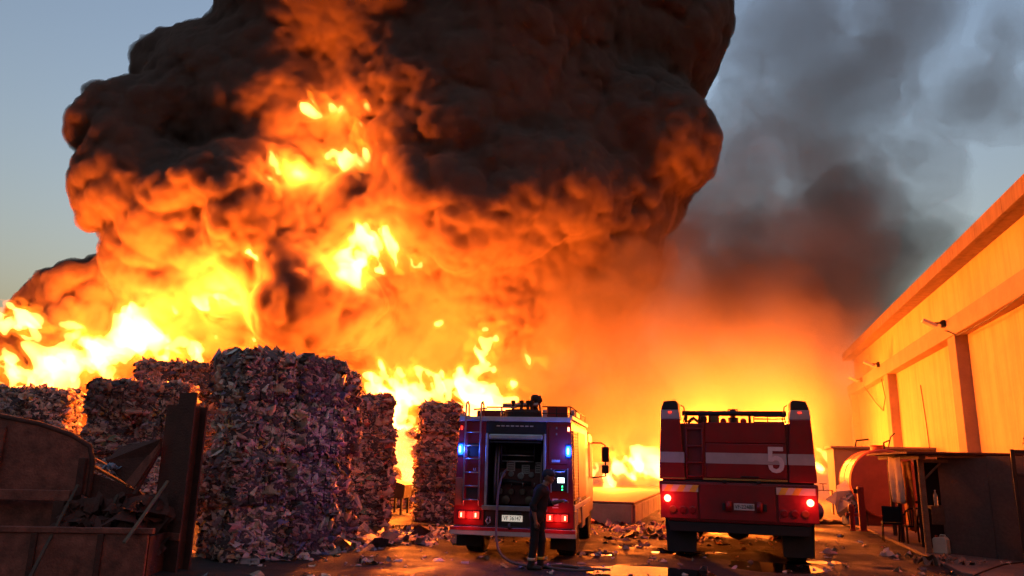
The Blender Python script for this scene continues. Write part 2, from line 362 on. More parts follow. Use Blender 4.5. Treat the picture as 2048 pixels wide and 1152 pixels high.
# floodlights bolted on the beam, with their cables
def flood(t, z, n, lab):
    f = thing('floodlight', lab, 'floodlight', tuple(wh.matrix_world @ Vector((0, 0, 0))), 0)
    base = Vector((7.147, -2.10, 0))+ux*(-.42)+uy*t; f.location = (base.x, base.y, z); f.rotation_euler = (0, 0, -UA)
    bx('bracket', -.32, .0, -.03, .03, .10, .16, DARK, f)
    bx('driver_box', -.12, .0, -.09, .09, -.02, .22, BLACK, f)
    M = Matrix.Translation((-.46, 0, .13)) @ Matrix.Rotation(R(28), 4, 'Y')
    MB().box(-.24, .24, -.16, .16, -.045, .045, M).build('housing', CREAM, f, bev=.01)
    MB().box(-.21, .21, -.13, .13, -.055, -.046, M).build('lens', mat('lamp_glass_off', (.5, .45, .4), .15), f)
    return f
bpy.context.view_layer.update()
flood(27.3, 6.55, 0, 'cream floodlight on the beam above the pillar beside the wide board fence')
flood(38.9, 6.65, 1, 'cream floodlight on the beam above the middle pillar')
flood(44.0, 6.45, 2, 'cream floodlight near the smoky far end of the beam')
def wp(x, t, z): v = Vector((7.147, -2.10, z))+ux*x+uy*t; return (v.x, v.y, v.z)
tag(tb('cable', [wp(-.46, 27.2, 6.4), wp(-.45, 26, 6.05), wp(-.44, 23, 6.0), wp(-.44, 20, 6.15), wp(-.44, 17, 6.1)], .018, BLACK), 'thin sagging cable hung under the warehouse beam', 'cable')
tag(tb('cable', [wp(-.45, 43.6, 6.2), wp(-.1, 42.5, 5.2), wp(-.06, 41.0, 4.7), wp(-.06, 40.2, 5.3), wp(-.3, 39.4, 6.1)], .02, BLACK), 'looped cable drooping below the beam at the far bay', 'cable')
print('warehouse', time.time()-T0)

# ------------------------------------------------------------------ bales of crushed plastic
m, nt, b, out = new_mat('plastic_scrap'); L = nt.links.new
at_ = nt.nodes.new('ShaderNodeAttribute'); at_.attribute_name = 'tint'
oi = nt.nodes.new('ShaderNodeObjectInfo')
hs = nt.nodes.new('ShaderNodeHueSaturation'); mr = nt.nodes.new('ShaderNodeMapRange'); mr.inputs[3].default_value = .62; mr.inputs[4].default_value = 1.3
L(oi.outputs['Random'], mr.inputs[0]); L(mr.outputs[0], hs.inputs['Value']); L(at_.outputs['Color'], hs.inputs['Color']); L(hs.outputs[0], b.inputs['Base Color'])
b.inputs['Roughness'].default_value = .42; b.inputs['Subsurface Weight'].default_value = 0
tcn = nt.nodes.new('ShaderNodeTexCoord'); n_ = nt.nodes.new('ShaderNodeTexNoise'); n_.inputs['Scale'].default_value = 22; n_.inputs['Detail'].default_value = 4; L(tcn.outputs['Object'], n_.inputs['Vector'])
bp = nt.nodes.new('ShaderNodeBump'); bp.inputs['Strength'].default_value = .8; bp.inputs['Distance'].default_value = .04; L(n_.outputs[0], bp.inputs['Height']); L(bp.outputs[0], b.inputs['Normal'])
SCRAP = m
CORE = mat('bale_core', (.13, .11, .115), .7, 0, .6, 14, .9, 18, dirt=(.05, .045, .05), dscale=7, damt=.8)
PAL = np.array([(.52, .50, .50), (.60, .57, .55), (.40, .38, .40), (.30, .28, .31), (.44, .40, .36), (.50, .42, .34), (.20, .19, .22), (.11, .10, .12), (.28, .26, .34), (.12, .16, .34), (.46, .33, .10), (.12, .22, .15), (.42, .16, .15), (.44, .34, .40), (.20, .28, .36), (.06, .055, .06), (.34, .30, .26)])
PAL = np.minimum(.8, PAL*np.array((1.6, 1.24, 1.02))); PW = np.array([6, 3, 8, 9, 8, 7, 8, 7, 6, 2.2, 1.8, 1.6, 2.2, 5, 2, 6, 7]); PW = PW/PW.sum()
def flakes(P, N, size, r, spread=.55, crumple=.32, flat=0.0):
    """small crumpled sheets, 2x2 quads each: positions P, outward normals N"""
    n = len(P); V = np.zeros((n, 16, 3)); C_ = np.zeros((n, 16, 4)); C_[..., 3] = 1
    N = N+r.normal(0, spread, (n, 3)); N /= np.linalg.norm(N, axis=1)[:, None]
    T = r.normal(0, 1, (n, 3))*np.array([1, 1, 1-.8*flat]); T -= N*(T*N).sum(1)[:, None]; T /= np.linalg.norm(T, axis=1)[:, None]; B = np.cross(N, T)
    s = size*(.45+1.1*r.random(n)**1.6+1.3*(r.random(n) < .11)); asp = (.45+.75*r.random(n))*(1-.45*flat)
    c = PAL[r.choice(len(PAL), n, p=PW)]*(.7+.5*r.random((n, 1)))
    bend = r.normal(0, .5, n); tw = r.normal(0, .35, n)
    for k in range(16):
        i, j = (k % 4-1.5)/1.5, (k//4-1.5)/1.5
        u = (i*(1-.12*abs(j))+r.normal(0, .13, n))*s*.5; w = (j*(1-.12*abs(i))+r.normal(0, .13, n))*s*.5*asp
        h = r.normal(0, crumple*.55, n)*s+(bend*i*i+tw*i*j)*s*.3-.16*s*(i*i+j*j)
        V[:, k] = P+T*u[:, None]+B*w[:, None]+N*h[:, None]; C_[:, k, :3] = c
    Q = (np.arange(n)[:, None, None]*16+np.array([(a*4+b_, a*4+b_+1, a*4+b_+5, a*4+b_+4) for a in range(3) for b_ in range(3)])[None]).reshape(-1, 4)
    return V.reshape(-1, 3), Q, C_.reshape(-1, 4)
def flake_obj(name, P, N, size, r, parent=None, **kw):
    V, Q, C_ = flakes(P, N, size, r, **kw); o = quad_mesh(name, V, Q, SCRAP, parent)
    o.data.polygons.foreach_set('use_smooth', (np.arange(len(Q))//9) % 3 > 0)
    ca = o.data.color_attributes.new('tint', 'FLOAT_COLOR', 'POINT'); ca.data.foreach_set('color', C_.astype(np.float32).ravel())
    return o
BW, BD, BH = 1.22, 1.12, .97
def bale_proto(seed):
    r = np.random.default_rng(seed)
    e = thing('plastic_bale', 'x', 'bale')
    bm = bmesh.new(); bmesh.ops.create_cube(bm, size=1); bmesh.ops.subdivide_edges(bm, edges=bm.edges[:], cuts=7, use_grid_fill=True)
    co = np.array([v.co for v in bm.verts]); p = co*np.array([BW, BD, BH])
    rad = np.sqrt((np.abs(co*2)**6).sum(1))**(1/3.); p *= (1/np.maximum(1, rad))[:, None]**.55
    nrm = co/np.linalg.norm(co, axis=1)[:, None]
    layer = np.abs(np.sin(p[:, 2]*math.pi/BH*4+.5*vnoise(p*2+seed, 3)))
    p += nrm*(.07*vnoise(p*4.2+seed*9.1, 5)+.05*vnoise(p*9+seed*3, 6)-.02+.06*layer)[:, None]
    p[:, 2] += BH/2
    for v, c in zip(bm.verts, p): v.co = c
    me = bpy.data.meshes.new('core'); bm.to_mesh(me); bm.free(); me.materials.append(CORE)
    me.polygons.foreach_set('use_smooth', [True]*len(me.polygons))
    o = bpy.data.objects.new('core', me); col.objects.link(o); o.parent = e
    # scraps squeezed out of every face
    P, N = [], []
    for ax, sg, cnt in ((0, 1, 430), (0, -1, 430), (1, 1, 400), (1, -1, 430), (2, 1, 400)):
        a = r.random((cnt, 3))-.5; a[:, ax] = sg*.5; k = np.zeros(3); k[ax] = sg
        w = a*np.array([BW, BD, BH])*.99; edge = 1-np.abs(2*a[:, [i_ for i_ in range(3) if i_ != ax]]).max(1); w -= k*(.17*np.clip(1-edge*5, 0, 1)**2)[:, None]; w += k*(.05*r.random((cnt, 1))**2+.05*vnoise(w*4.2+seed*9.1, 5)[:, None]); w[:, 2] += BH/2
        kp = edge > .03+.08*r.random(cnt); w = w[kp]; P.append(w); N.append(np.tile(k, (len(w), 1)))
    s = flake_obj('scraps', np.concatenate(P), np.concatenate(N), .165, r, e, flat=1.0, spread=.32, crumple=.28); s['kind'] = 'stuff'
    for wx in (-.3, .02, .33):
        pts = [(wx, -BD/2-.04, .04), (wx, -BD/2-.05, BH*.5), (wx, -BD/2-.03, BH), (wx, 0, BH+.015), (wx, BD/2+.04, BH-.03), (wx, BD/2+.04, .05)]
        tb('baling_wire', pts, .006, DARK, e, 4)
    return e
protos = [bale_proto(s) for s in (1, 2, 3, 4, 5)]
used = set()
ROWN = {1: ['single'], 3: ['bottom', 'middle', 'top'], 4: ['bottom', 'second lowest', 'second highest', 'top'], 5: ['bottom', 'second lowest', 'middle', 'second highest', 'top']}
def stack(base, rz, rows, label, colnames=('',), dx=BW*.985, jit=.09, zs=1.015, lean=(0, 0)):
    d = Vector((math.cos(rz), math.sin(rz), 0))
    for c, cn in enumerate(colnames):
        nr = rows[c]
        for k in range(nr):
            i = random.randrange(len(protos))
            if i in used: e = copy_tree(protos[i])
            else: e = protos[i]; used.add(i)
            p = Vector(base)+d*(c*dx+dx/2)
            e.location = (p.x+random.uniform(-jit, jit)+lean[0]*k, p.y+random.uniform(-jit, jit)+lean[1]*k, k*(BH-.005)*zs-.02)
            e.rotation_euler = (random.uniform(-.03, .03), random.uniform(-.03, .03), rz+random.uniform(-.10, .10)+random.choice((0, math.pi)))
            e.scale = (random.uniform(.92, 1.06), random.uniform(.9, 1.08), zs*1.01)
            e['label'] = ' '.join((ROWN[nr][k]+' plastic bale '+label+' '+cn).split()); e['category'] = 'bale'; e['group'] = 'bales of crushed plastic'
u1 = R(52)
stack((-5.5, 14.55, 0), u1, (4, 4), 'of the big stack,', ('column at the steel column', 'column away from the steel column'))
stack((-5.0, 18.3, 0), R(22), (4,), 'of the narrow stack just behind the big stack')
stack((-4.72, 22.6, 0), R(8), (4,), 'of the stack next to the flame-filled gap', zs=.96)
stack((-2.92, 24.2, 0), R(4), (4,), 'of the pale stack beside the ladder engine', zs=.93, lean=(.02, 0))
stack((-1.72, 26.2, 0), R(4), (3,), 'half hidden by the ladder engine')
stack((-10.75, 19.6, 0), R(6), (4, 4), 'of the broad stack behind the skip,', ('column by the fiery slit', 'column by the big stack'), zs=.95)
stack((-15.6, 22.6, 0), R(4), (4, 4), 'of the stack backed by white fire,', ('outer column', 'column by the fiery slit'), zs=.95)
stack((-11.25, 23.0, 0), R(6), (5, 5), 'of the rear stack over the broad stack,', ('outer column', 'inner column'), zs=.95)
stack((-5.9, 30.5, 0), 0, (3, 3), 'burning in the gap between two stacks,', ('near the hopper', 'beside the pale stack'))
print('bales', time.time()-T0)

# trash spilled on the yard
def litter(name, n, fx, size, label, seed):
    r = np.random.default_rng(seed); P = fx(r, n); P = np.column_stack([P, ground_z(P[:, 0], P[:, 1])+.015+.05*r.random(n)**3])
    o = flake_obj(name, P, np.tile((0, 0, 1.), (n, 1)), size, r, spread=.35, crumple=.2); tag(o, label, 'litter', kind='stuff'); return o
def heap(r, n):
    t = r.random(n); x = -5.2+4.3*t+r.normal(0, .5, n); y = 15.2+6.0*t+r.normal(0, .7, n); return np.column_stack([x, y])
o = litter('litter', 900, heap, .22, 'loose plastic scraps spilled along the foot of the bale stacks', 31)
def spread_(r, n): return np.column_stack([r.uniform(-5, 9.5, n), 12.5+18*r.random(n)**1.5])
litter('litter', 420, spread_, .13, 'small scraps of trash scattered over the wet yard', 32)
def mid_(r, n): return np.column_stack([r.normal(3.9, 1.0, n), r.normal(22, 2.0, n)])
litter('litter', 260, mid_, .2, 'trash scattered in front of the loading platform', 33)
# ------------------------------------------------------------------ wheels
def wheel(parent, x, y, r, w, n_t=36):
    e = bpy.data.objects.new('wheel', None); col.objects.link(e); e.parent = parent; e.location = (x, y, r); e.empty_display_size = .1
    M = Matrix.Rotation(R(90), 4, 'Y'); h = w/2
    t = MB().lathe([(r*.55, -h*.9), (r*.80, -h), (r*.95, -h*.92), (r, -h*.7), (r, h*.7), (r*.95, h*.92), (r*.80, h), (r*.55, h*.9)], 40, M).build('tyre', RUBBER, e, smooth=False)
    mb = MB()
    for k in range(n_t):
        for sgn in (-1, 1):
            Mk = Matrix.Rotation(2*math.pi*(k+.25*sgn)/n_t, 4, 'X') @ Matrix.Translation((sgn*h*.4, 0, r))
            mb.box(-h*.36, h*.36, -r*.055, r*.055, -.02, .018, Mk)
    mb.build('tread', RUBBER, t)
    MB().lathe([(r*.12, -h*.5), (r*.5, -h*.55), (r*.56, -h*.8), (r*.56, h*.8), (r*.5, h*.55), (r*.2, h*.4), (r*.16, h*.75), (r*.1, h*.78)], 28, M).build('rim', STEEL, e, smooth=False)
    return e

# ------------------------------------------------------------------ engine with the open pump bay
t1 = thing('fire_engine', 'red fire engine with open rear pump bay, roof ladder rails and blue beacons', 'fire truck', (0.12, 15.55, 0), R(-10.6))
W1, H1, L1 = 1.21, 2.72, 4.0
# body: side walls slightly tumbled in towards the roof
def prof(x, z): return x*(1-.035*max(0, z-.6)/2.2)
wallL = [(-W1, .62), (-prof(W1, H1), H1), (-prof(W1, H1)+.05, H1), (-W1+.05, .62)]
bay0, bay1 = -.56, .62
MB().prism([(-1.23, .62), (-.60, .62), (-.60, 2.70), (-prof(W1, H1), 2.70), (-1.23, 1.0)], 0, .06, 'y').build('rear_panel', RED, t1, bev=.015)
MB().prism([(.66, .62), (1.23, .62), (1.23, 1.0), (prof(W1, H1), 2.70), (.66, 2.70)], 0, .06, 'y').build('rear_panel', RED, t1, bev=.015)
bx('bay_header', -.598, .658, .0, .08, 2.45, 2.70, DARK, t1)
for k in range(8): bx('vent_slot', -.38+k*.10, -.31+k*.10, -.008, .004, 2.60, 2.622, CREAM, t1, 0)
for s in (-1, 1):
    MB().prism([(s*1.23, .62), (s*prof(W1, 2.70), 2.70), (s*(prof(W1, 2.70)-.05), 2.70), (s*1.18, .62)], .062, 4.0, 'y').build('side_wall', RED, t1, bev=.01)
bx('roof_panel', -1.15, 1.15, .0, 4.0, 2.702, 2.76, RED2, t1, .02)
bx('roof_edge', -1.17, 1.17, -.03, .05, 2.705, 2.80, WHITE, t1, .01)
for s in (-1, 1): bx('roof_edge', s*1.16-.03, s*1.16+.03, .06, 4.0, 2.765, 2.85, WHITE, t1, .01)
bx('floor', -1.17, 1.17, .07, 4.0, .60, .66, DARK, t1)
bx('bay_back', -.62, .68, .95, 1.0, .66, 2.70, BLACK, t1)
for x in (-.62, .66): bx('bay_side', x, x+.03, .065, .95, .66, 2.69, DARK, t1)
# bright frame of the raised shutter
bx('shutter_rail', -.60, -.55, -.02, .05, .98, 2.46, ALU, t1); bx('shutter_rail', .61, .66, -.02, .05, .98, 2.46, ALU, t1)
bx('rolled_shutter', -.54, .60, -.015, .18, 2.33, 2.45, ALU, t1, .03)
bx('shutter_handle', -.5, .56, -.03, .0, 2.27, 2.30, BLACK, t1, 0)
bx('bay_sill', -.64, .70, -.05, .12, .93, 1.02, STEEL, t1)
# pump bay equipment
pb = t1
bx('pump_panel', -.50, .56, .55, .60, 1.02, 1.75, mat('pump_panel_red', (.10, .02, .02), .5), pb)
for x, z, r in ((-.33, 1.62, .06), (-.15, 1.64, .06), (.06, 1.60, .07), (.28, 1.63, .06)):
    g_ = MB().lathe([(r, 0), (r, .03), (r*.85, .035)], 20, Matrix.Translation((x, .55, z)) @ Matrix.Rotation(R(90), 4, 'X')).build('gauge', STEEL, pb)
    MB().lathe([(r*.82, .036), (r*.8, .038)], 20, Matrix.Translation((x, .55, z)) @ Matrix.Rotation(R(90), 4, 'X')).build('gauge_face', mat('gauge_grey', (.22, .2, .2), .4), g_)
for x in (-.36, -.12, .12, .36):
    o_ = MB().lathe([(.05, 0), (.05, .10), (.065, .11), (.065, .18), (.05, .19)], 18, Matrix.Translation((x, .55, 1.28)) @ Matrix.Rotation(R(90), 4, 'X')).build('outlet', mat('dull_brass', (.12, .085, .06), .45, .6, .4), pb)
    tb('valve_lever', [(x, .40, 1.36), (x+.02, .34, 1.47)], .012, STEEL, o_, 6)
for x in (-.22, .27): MB().lathe([(.07, 0), (.07, .13), (.085, .14), (.085, .2), (.03, .21)], 20, Matrix.Translation((x, .55, 1.12)) @ Matrix.Rotation(R(90), 4, 'X')).build('inlet', mat('dull_brass', (.12, .085, .06), .45, .6, .4), pb)
for x, z, w, h in ((-.16, 1.80, .18, .20), (.16, 1.74, .17, .18), (.42, 1.78, .12, .22)):
    p_ = bx('instruction_plate', x-w/2, x+w/2, .535, .548, z-h/2, z+h/2, mat('dull_plate', (.42, .38, .37), .5, 0, .3, 30), pb, 0)
    for k in range(4): bx('print_row', x-w*.38, x+w*.38, .532, .5345, z-h*.35+k*h*.22, z-h*.27+k*h*.22, INK, p_, 0)
for z in (2.02, 1.90): tb('hose_rail', [(-.30, .30, z), (.36, .30, z)], .012, ALU, pb)
for x in (-.32, .38): tb('rail_bracket', [(x, .30, 2.25), (x, .27, 2.1), (x, .30, 1.86), (x, .5, 1.84)], .016, DARK, pb)
M = Matrix.Translation((-.30, .75, 2.10)) @ Matrix.Rotation(R(90), 4, 'Y')
MB().lathe([(.26, 0), (.26, .02), (.09, .03), (.09, .62), (.26, .63), (.26, .65)], 24, M).build('hose_reel', DARK, pb)
for x in (-.46, -.40, .52): tb('pipe', [(x, .35, 1.05), (x, .33, 1.5), (x+.01, .36, 2.0), (x, .5, 2.25)], .025, mat('dull_pipe', (.25, .2, .19), .5, .5), pb)
tb('suction_pipe', [(-.3, .5, 1.45), (-.28, .38, 1.5), (-.05, .36, 1.48), (.3, .42, 1.45)], .045, DARK, pb)
# lower tail: recess, plate, towing gear
bx('tail_recess', -.68, .72, .03, .12, .60, .925, BLACK, t1)
MB().prism([(-.70, .985), (-.52, .925), (.55, .925), (.72, .985)], -.02, .03, 'y').build('recess_lip', STEEL, t1)
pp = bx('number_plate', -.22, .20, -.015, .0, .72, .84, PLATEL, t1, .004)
text('plate_letters', 'VF 36147', .115, INK, pp, (-.01, -.018, .78), sx=.82)
for x in (-.16, .14): bx('plate_lamp', x-.05, x+.05, -.05, .02, .855, .895, DARK, t1)
tb('tow_shackle', [(-.50, -.03, .80), (-.54, -.05, .72), (-.50, -.06, .66), (-.45, -.05, .70), (-.47, -.03, .80)], .016, STEEL, t1)
tb('tow_hook', [(-.06, .05, .66), (-.06, -.06, .66), (-.05, -.12, .62), (-.02, -.12, .58)], .03, DARK, t1)
# bumper with a red and a white strip
bu = bx('bumper', -1.28, 1.28, -.10, .06, .44, .60, WHITE, t1, .012)
bx('bumper_stripe', -1.275, 1.275, -.104, -.1005, .53, .597, mat('stripe_red', (.5, .02, .03), .4), bu, 0)
bx('step_plate', -1.2, 1.2, -.09, .0, .602, .625, DARK, t1)
# lamps
for s in (-1, 1):
    lx = s*.90
    h_ = bx('tail_lamp', lx-.22, lx+.22, -.035, -.002, .74, .90, REDD, t1, .01)
    for dx in (-.15, .15): bx('lit_segment', lx+dx-.06, lx+dx+.06, -.041, -.036, .755, .885, REDL, h_, .006)
    for dx in (-.15, .15): bx('bulb', lx+dx+s*.01-.014, lx+dx+s*.01+.014, -.046, -.0415, .78, .86, REDH, h_, .004)
    bc = MB().lathe([(.001, -.11), (.04, -.10), (.055, -.05), (.058, 0), (.055, .05), (.04, .10), (.001, .11)], 18, Matrix.Translation((s*1.12, -.03, 2.12))).build('beacon', BLUEL, t1, smooth=True)
    MB().lathe([(.001, -.07), (.018, -.05), (.020, 0), (.018, .05), (.001, .07)], 12, Matrix.Translation((s*1.12, -.10, 2.12))).build('lamp_core', BLUEC, bc, smooth=True)
    bx('beacon_base', s*1.12-.07, s*1.12+.07, -.022, -.001, 1.97, 2.27, BLACK, t1)
    l = bpy.data.lights.new('beacon_light', 'POINT'); l.energy = 1.3; l.color = (.04, .12, 1); l.shadow_soft_size = .05
    lo_ = bpy.data.objects.new('beacon_light', l); col.objects.link(lo_); lo_.parent = t1; lo_.location = (s*1.12, -.2, 2.12)
    bx('marker_lamp', s*1.12-.02, s*1.12+.02, -.02, -.002, 2.52, 2.60, REDH if s > 0 else REDL, t1, .004)
    l = bpy.data.lights.new('tail_light', 'POINT'); l.energy = .3; l.color = (1, .04, .03); l.shadow_soft_size = .08
    lo_ = bpy.data.objects.new('tail_light', l); col.objects.link(lo_); lo_.parent = t1; lo_.location = (lx, -.18, .80)
bx('side_reflector', -1.21, -1.06, -.012, -.001, 1.0, 1.55, mat('dull_orange', (.4, .09, .03), .4), t1, .004)
# right-hand lockers: door, control unit with screen, sticker
bx('locker_door', .72, 1.10, -.014, -.001, 1.86, 2.62, RED2, t1, .006)
bx('door_label', .78, .95, -.018, -.0145, 1.90, 1.95, mat('dull_plate', (.4, .4, .4)), t1, 0)
for z in (2.44, 2.56): bx('door_latch', .86, .89, -.025, -.0145, z, z+.04, STEEL, t1, .004)
cu = bx('control_unit', .78, 1.10, -.03, -.001, 1.33, 1.76, BLACK, t1, .01)
for x in (.765, 1.10): bx('unit_frame', x, x+.02, -.04, -.0, 1.31, 1.78, ALU, cu, .003)
tb('unit_handle', [(.83, -.03, 1.74), (.83, -.07, 1.71), (1.05, -.07, 1.71), (1.05, -.03, 1.74)], .012, ALU, cu, 6)
bx('display', .905, 1.04, -.036, -.0305, 1.50, 1.60, SCREEN, cu, 0)
for k in range(3): bx('display_row', .925, 1.02, -.0385, -.0365, 1.515+k*.028, 1.525+k*.028, mat('screen_ink', (.1, .12, .12)), cu, 0)
for z in (1.43, 1.37): MB().lathe([(.014, 0), (.012, .01)], 12, Matrix.Translation((1.0, -.031, z)) @ Matrix.Rotation(R(90), 4, 'X')).build('led', GREENL, cu)
st = bx('sticker', .80, .92, -.008, -.0005, 1.06, 1.19, PLATE, t1, 0)
MB().lathe([(.042, 0), (.042, .002)], 20, Matrix.Translation((.86, -.0085, 1.125)) @ Matrix.Rotation(R(90), 4, 'X')).build('sticker_roundel', mat('sign_blue', (.02, .04, .2)), st)
bx('sticker_bar', .80, .92, -.008, -.0005, 1.01, 1.03, PLATE, t1, 0)
text('arrow_mark', 'U', .08, PLATE, t1, (-.82, -.003, 1.72), depth=.001)
# ladder on the left rear
la = bpy.data.objects.new('ladder', None); col.objects.link(la); la.parent = t1
for x in (-1.02, -.70):
    tb('rail', [(x, -.05, 1.0), (x, -.09, 1.2), (x, -.09, 2.7), (x, -.09, 2.98), (x, -.05, 3.08), (x, .06, 3.11), (x, .16, 3.04), (x, .18, 2.78)], .020, STEEL, la)
for k in range(7): tb('rung', [(-1.02, -.09, 1.12+k*.27), (-.70, -.09, 1.12+k*.27)], .014, STEEL, la)
bx('step_recess', -.98, -.74, -.01, -.0005, 1.98, 2.25, BLACK, t1, 0); bx('step_recess', -.98, -.74, -.01, -.0005, 1.1, 1.35, BLACK, t1, 0)
# roof gear: guard rail, coil, monitor, lockers, lattice
for a_, b_ in (((-.62, .1, 3.0), (.02, .1, 3.0)), ((-.9, .1, 2.95), (-.62, .1, 2.97))): tb('guard_rail', [a_, b_], .018, STEEL, t1)
mo = bpy.data.objects.new('water_monitor', None); col.objects.link(mo); mo.parent = t1; mo.location = (0, 0, -.10)
tb('monitor_barrel', [(-.35, .5, 3.17), (.30, .45, 3.18), (.42, .45, 3.18)], [.05, .045, .055], STEEL, mo, 14)
tb('monitor_post', [(.35, .5, 2.76), (.35, .5, 3.1)], .06, DARK, mo, 12)
tb('monitor_elbow', [(.30, .5, 3.02), (.36, .5, 3.2), (.44, .5, 3.28), (.40, .5, 3.36)], .07, DARK, mo, 12)
MB().lathe([(.07, 0), (.10, .05), (.10, .12), (.05, .16)], 16, Matrix.Translation((.34, .5, 3.24))).build('nozzle_joint', DARK, mo)
tb('frame_bar', [(-.34, .3, 2.78), (-.34, .3, 3.12)], .02, STEEL, mo); tb('frame_bar', [(-.34, .32, 2.98), (.38, .32, 2.98)], .016, STEEL, mo); tb('frame_bar', [(.45, .42, 3.2), (.55, .1, 2.8)], .02, DARK, mo)
MB().lathe([(.36, 0), (.40, .04), (.40, .14), (.36, .2), (.15, .2)], 28, Matrix.Translation((.08, .42, 2.765))).build('hose_coil', RUBBER, t1)
for x in (-.1, .08, .22, .3): MB().lathe([(.035, 0), (.035, .13), (.05, .14), (.05, .2)], 12, Matrix.Translation((x, .32, 2.96))).build('valve_cap', DARK, t1)
bx('roof_locker', .62, 1.06, .35, 1.0, 2.765, 3.05, RED2, t1, .02)
bx('roof_box', .42, 1.14, 1.05, 2.3, 2.765, 3.02, WHITE, t1, .02)
bx('roof_box', -1.0, -.3, .8, 2.6, 2.765, 2.98, RED2, t1, .03)
for z in (2.88, 3.02): tb('side_rail', [(.56, .08, z), (1.15, .08, z), (1.15, 3.6, z)], .012, DARK, t1, 6)
for y in (.08, 1.2, 2.4, 3.6): tb('rail_post', [(1.15, y, 2.78), (1.15, y, 3.03)], .012, DARK, t1, 6)
tb('rail_post', [(.86, .08, 2.78), (.86, .08, 3.03)], .014, DARK, t1, 6)
# right flank: two roller shutters of slats, white skirt, arches
SHUT = mat('shutter_paint', (.46, .13, .075), .45, 0, .12, 3)
for (y0, y1, nme) in ((.16, 1.0, 0), (1.12, 2.9, 1)):
    sh = bpy.data.objects.new('side_shutter', None); col.objects.link(sh); sh.parent = t1
    if nme == 0:
        for k in range(22):
            z = 1.18+k*.062; xx = prof(1.232, z+.03)
            MB().box(xx-.02, xx+.012, y0, y1, z, z+.057).build('slat', SHUT, sh, bev=.006)
    else:
        MB().prism([(prof(1.235, 1.1)-.03, 1.1), (prof(1.235, 1.1)+.012, 1.1), (prof(1.235, 2.55)+.012, 2.55), (prof(1.235, 2.55)-.03, 2.55)], y0, y1, 'y').build('locker_panel', SHUT, sh, bev=.01)
    bx('shutter_bar', 1.20, 1.245, y0, y1, 1.08, 1.15, BLACK, sh, .004)
bx('skirt', 1.19, 1.25, .06, 4.0, .96, 1.07, WHITE, t1, .01)
bx('lower_locker', 1.18, 1.245, .06, .55, .50, .95, mat('skirt_tan', (.45, .3, .22), .5), t1, .01)
bx('lower_locker', 1.18, 1.245, 1.75, 2.6, .50, .95, mat('skirt_tan', (.45, .3, .22)), t1, .01)
# cab
MB().prism([(4.05, .65), (5.5, .65), (5.62, 1.2), (5.5, 2.1), (5.2, 2.62), (4.05, 2.68)], -1.2, 1.2, 'x').build('cab', RED, t1, bev=.05)
MB().prism([(4.25, 1.55), (5.25, 1.5), (5.12, 2.4), (4.25, 2.42)], 1.195, 1.212, 'x').build('side_window', BLACK, t1)
MB().prism([(4.25, 1.55), (5.25, 1.5), (5.12, 2.4), (4.25, 2.42)], -1.212, -1.195, 'x').build('side_window', BLACK, t1)
mi = bpy.data.objects.new('mirror', None); col.objects.link(mi); mi.parent = t1
tb('mirror_arm', [(1.18, 5.25, 2.42), (1.45, 5.3, 2.42), (1.55, 5.28, 2.36), (1.56, 5.28, 1.55), (1.2, 5.25, 1.5)], .022, BLACK, mi)
bx('mirror_head', 1.46, 1.66, 5.20, 5.30, 1.92, 2.32, BLACK, mi, .03); bx('wide_mirror', 1.46, 1.65, 5.20, 5.30, 1.62, 1.84, BLACK, mi, .03)
bx('chassis_rail', -.48, -.38, .1, 5.2, .55, .75, DARK, t1); bx('chassis_rail', .38, .48, .1, 5.2, .55, .75, DARK, t1)
tb('rear_axle', [(-.9, 1.2, .5), (.9, 1.2, .5)], .09, DARK, t1); MB().lathe([(.001, -.2), (.16, -.14), (.2, 0), (.16, .14), (.001, .2)], 16, Matrix.Translation((0, 1.2, .5))).build('differential', DARK, t1, smooth=True)
for s in (-1, 1):
    wheel(t1, s*.98, 1.2, .50, .42); wheel(t1, s*1.03, 4.6, .50, .32)
    bx('mud_flap', s*.98-.26, s*.98+.26, .36, .385, .18, .62, RUBBER, t1, 0)
    MB().prism([(1.2+.62*math.cos(R(a)), .50+.62*math.sin(R(a))) for a in range(8, 173, 12)]+[(1.2+.68*math.cos(R(a)), .50+.68*math.sin(R(a))) for a in range(172, 7, -12)], s*1.22-.03, s*1.22+.03, 'x').build('wheel_arch', WHITE, t1)
print('engine 1', time.time()-T0)

# hose run out of the pump bay onto the yard
hp = [t1.matrix_basis @ Vector(p) for p in ((-.22, .36, 1.72), (-.27, .2, 1.62), (-.30, .0, 1.35), (-.31, -.08, 1.0), (-.30, -.16, .7), (-.27, -.28, .42), (-.16, -.5, .20), (.05, -.75, .08), (.35, -.95, .035), (.75, -1.02, .03), (1.15, -.9, .03), (1.55, -.95, .03), (1.7, -1.12, .03), (1.4, -1.26, .03), (1.0, -1.2, .035), (.85, -1.1, .06), (1.1, -1.0, .07), (1.6, -1.02, .04), (2.0, -1.0, .03))]
def smooth_path(P, n=6):
    o = []
    for i in range(len(P)-1):
        p0, p1, p2, p3 = P[max(i-1, 0)], P[i], P[i+1], P[min(i+2, len(P)-1)]
        for k in range(n):
            t = k/n; o.append(.5*((2*p1)+(p2-p0)*t+(2*p0-5*p1+4*p2-p3)*t*t+(3*p1-p0-3*p2+p3)*t**3))
    return o+[P[-1]]
tag(tb('hose', smooth_path(hp), .023, HOSE, None, 8), 'thin rubber hose hanging from the pump bay and looping over the ground', 'hose')

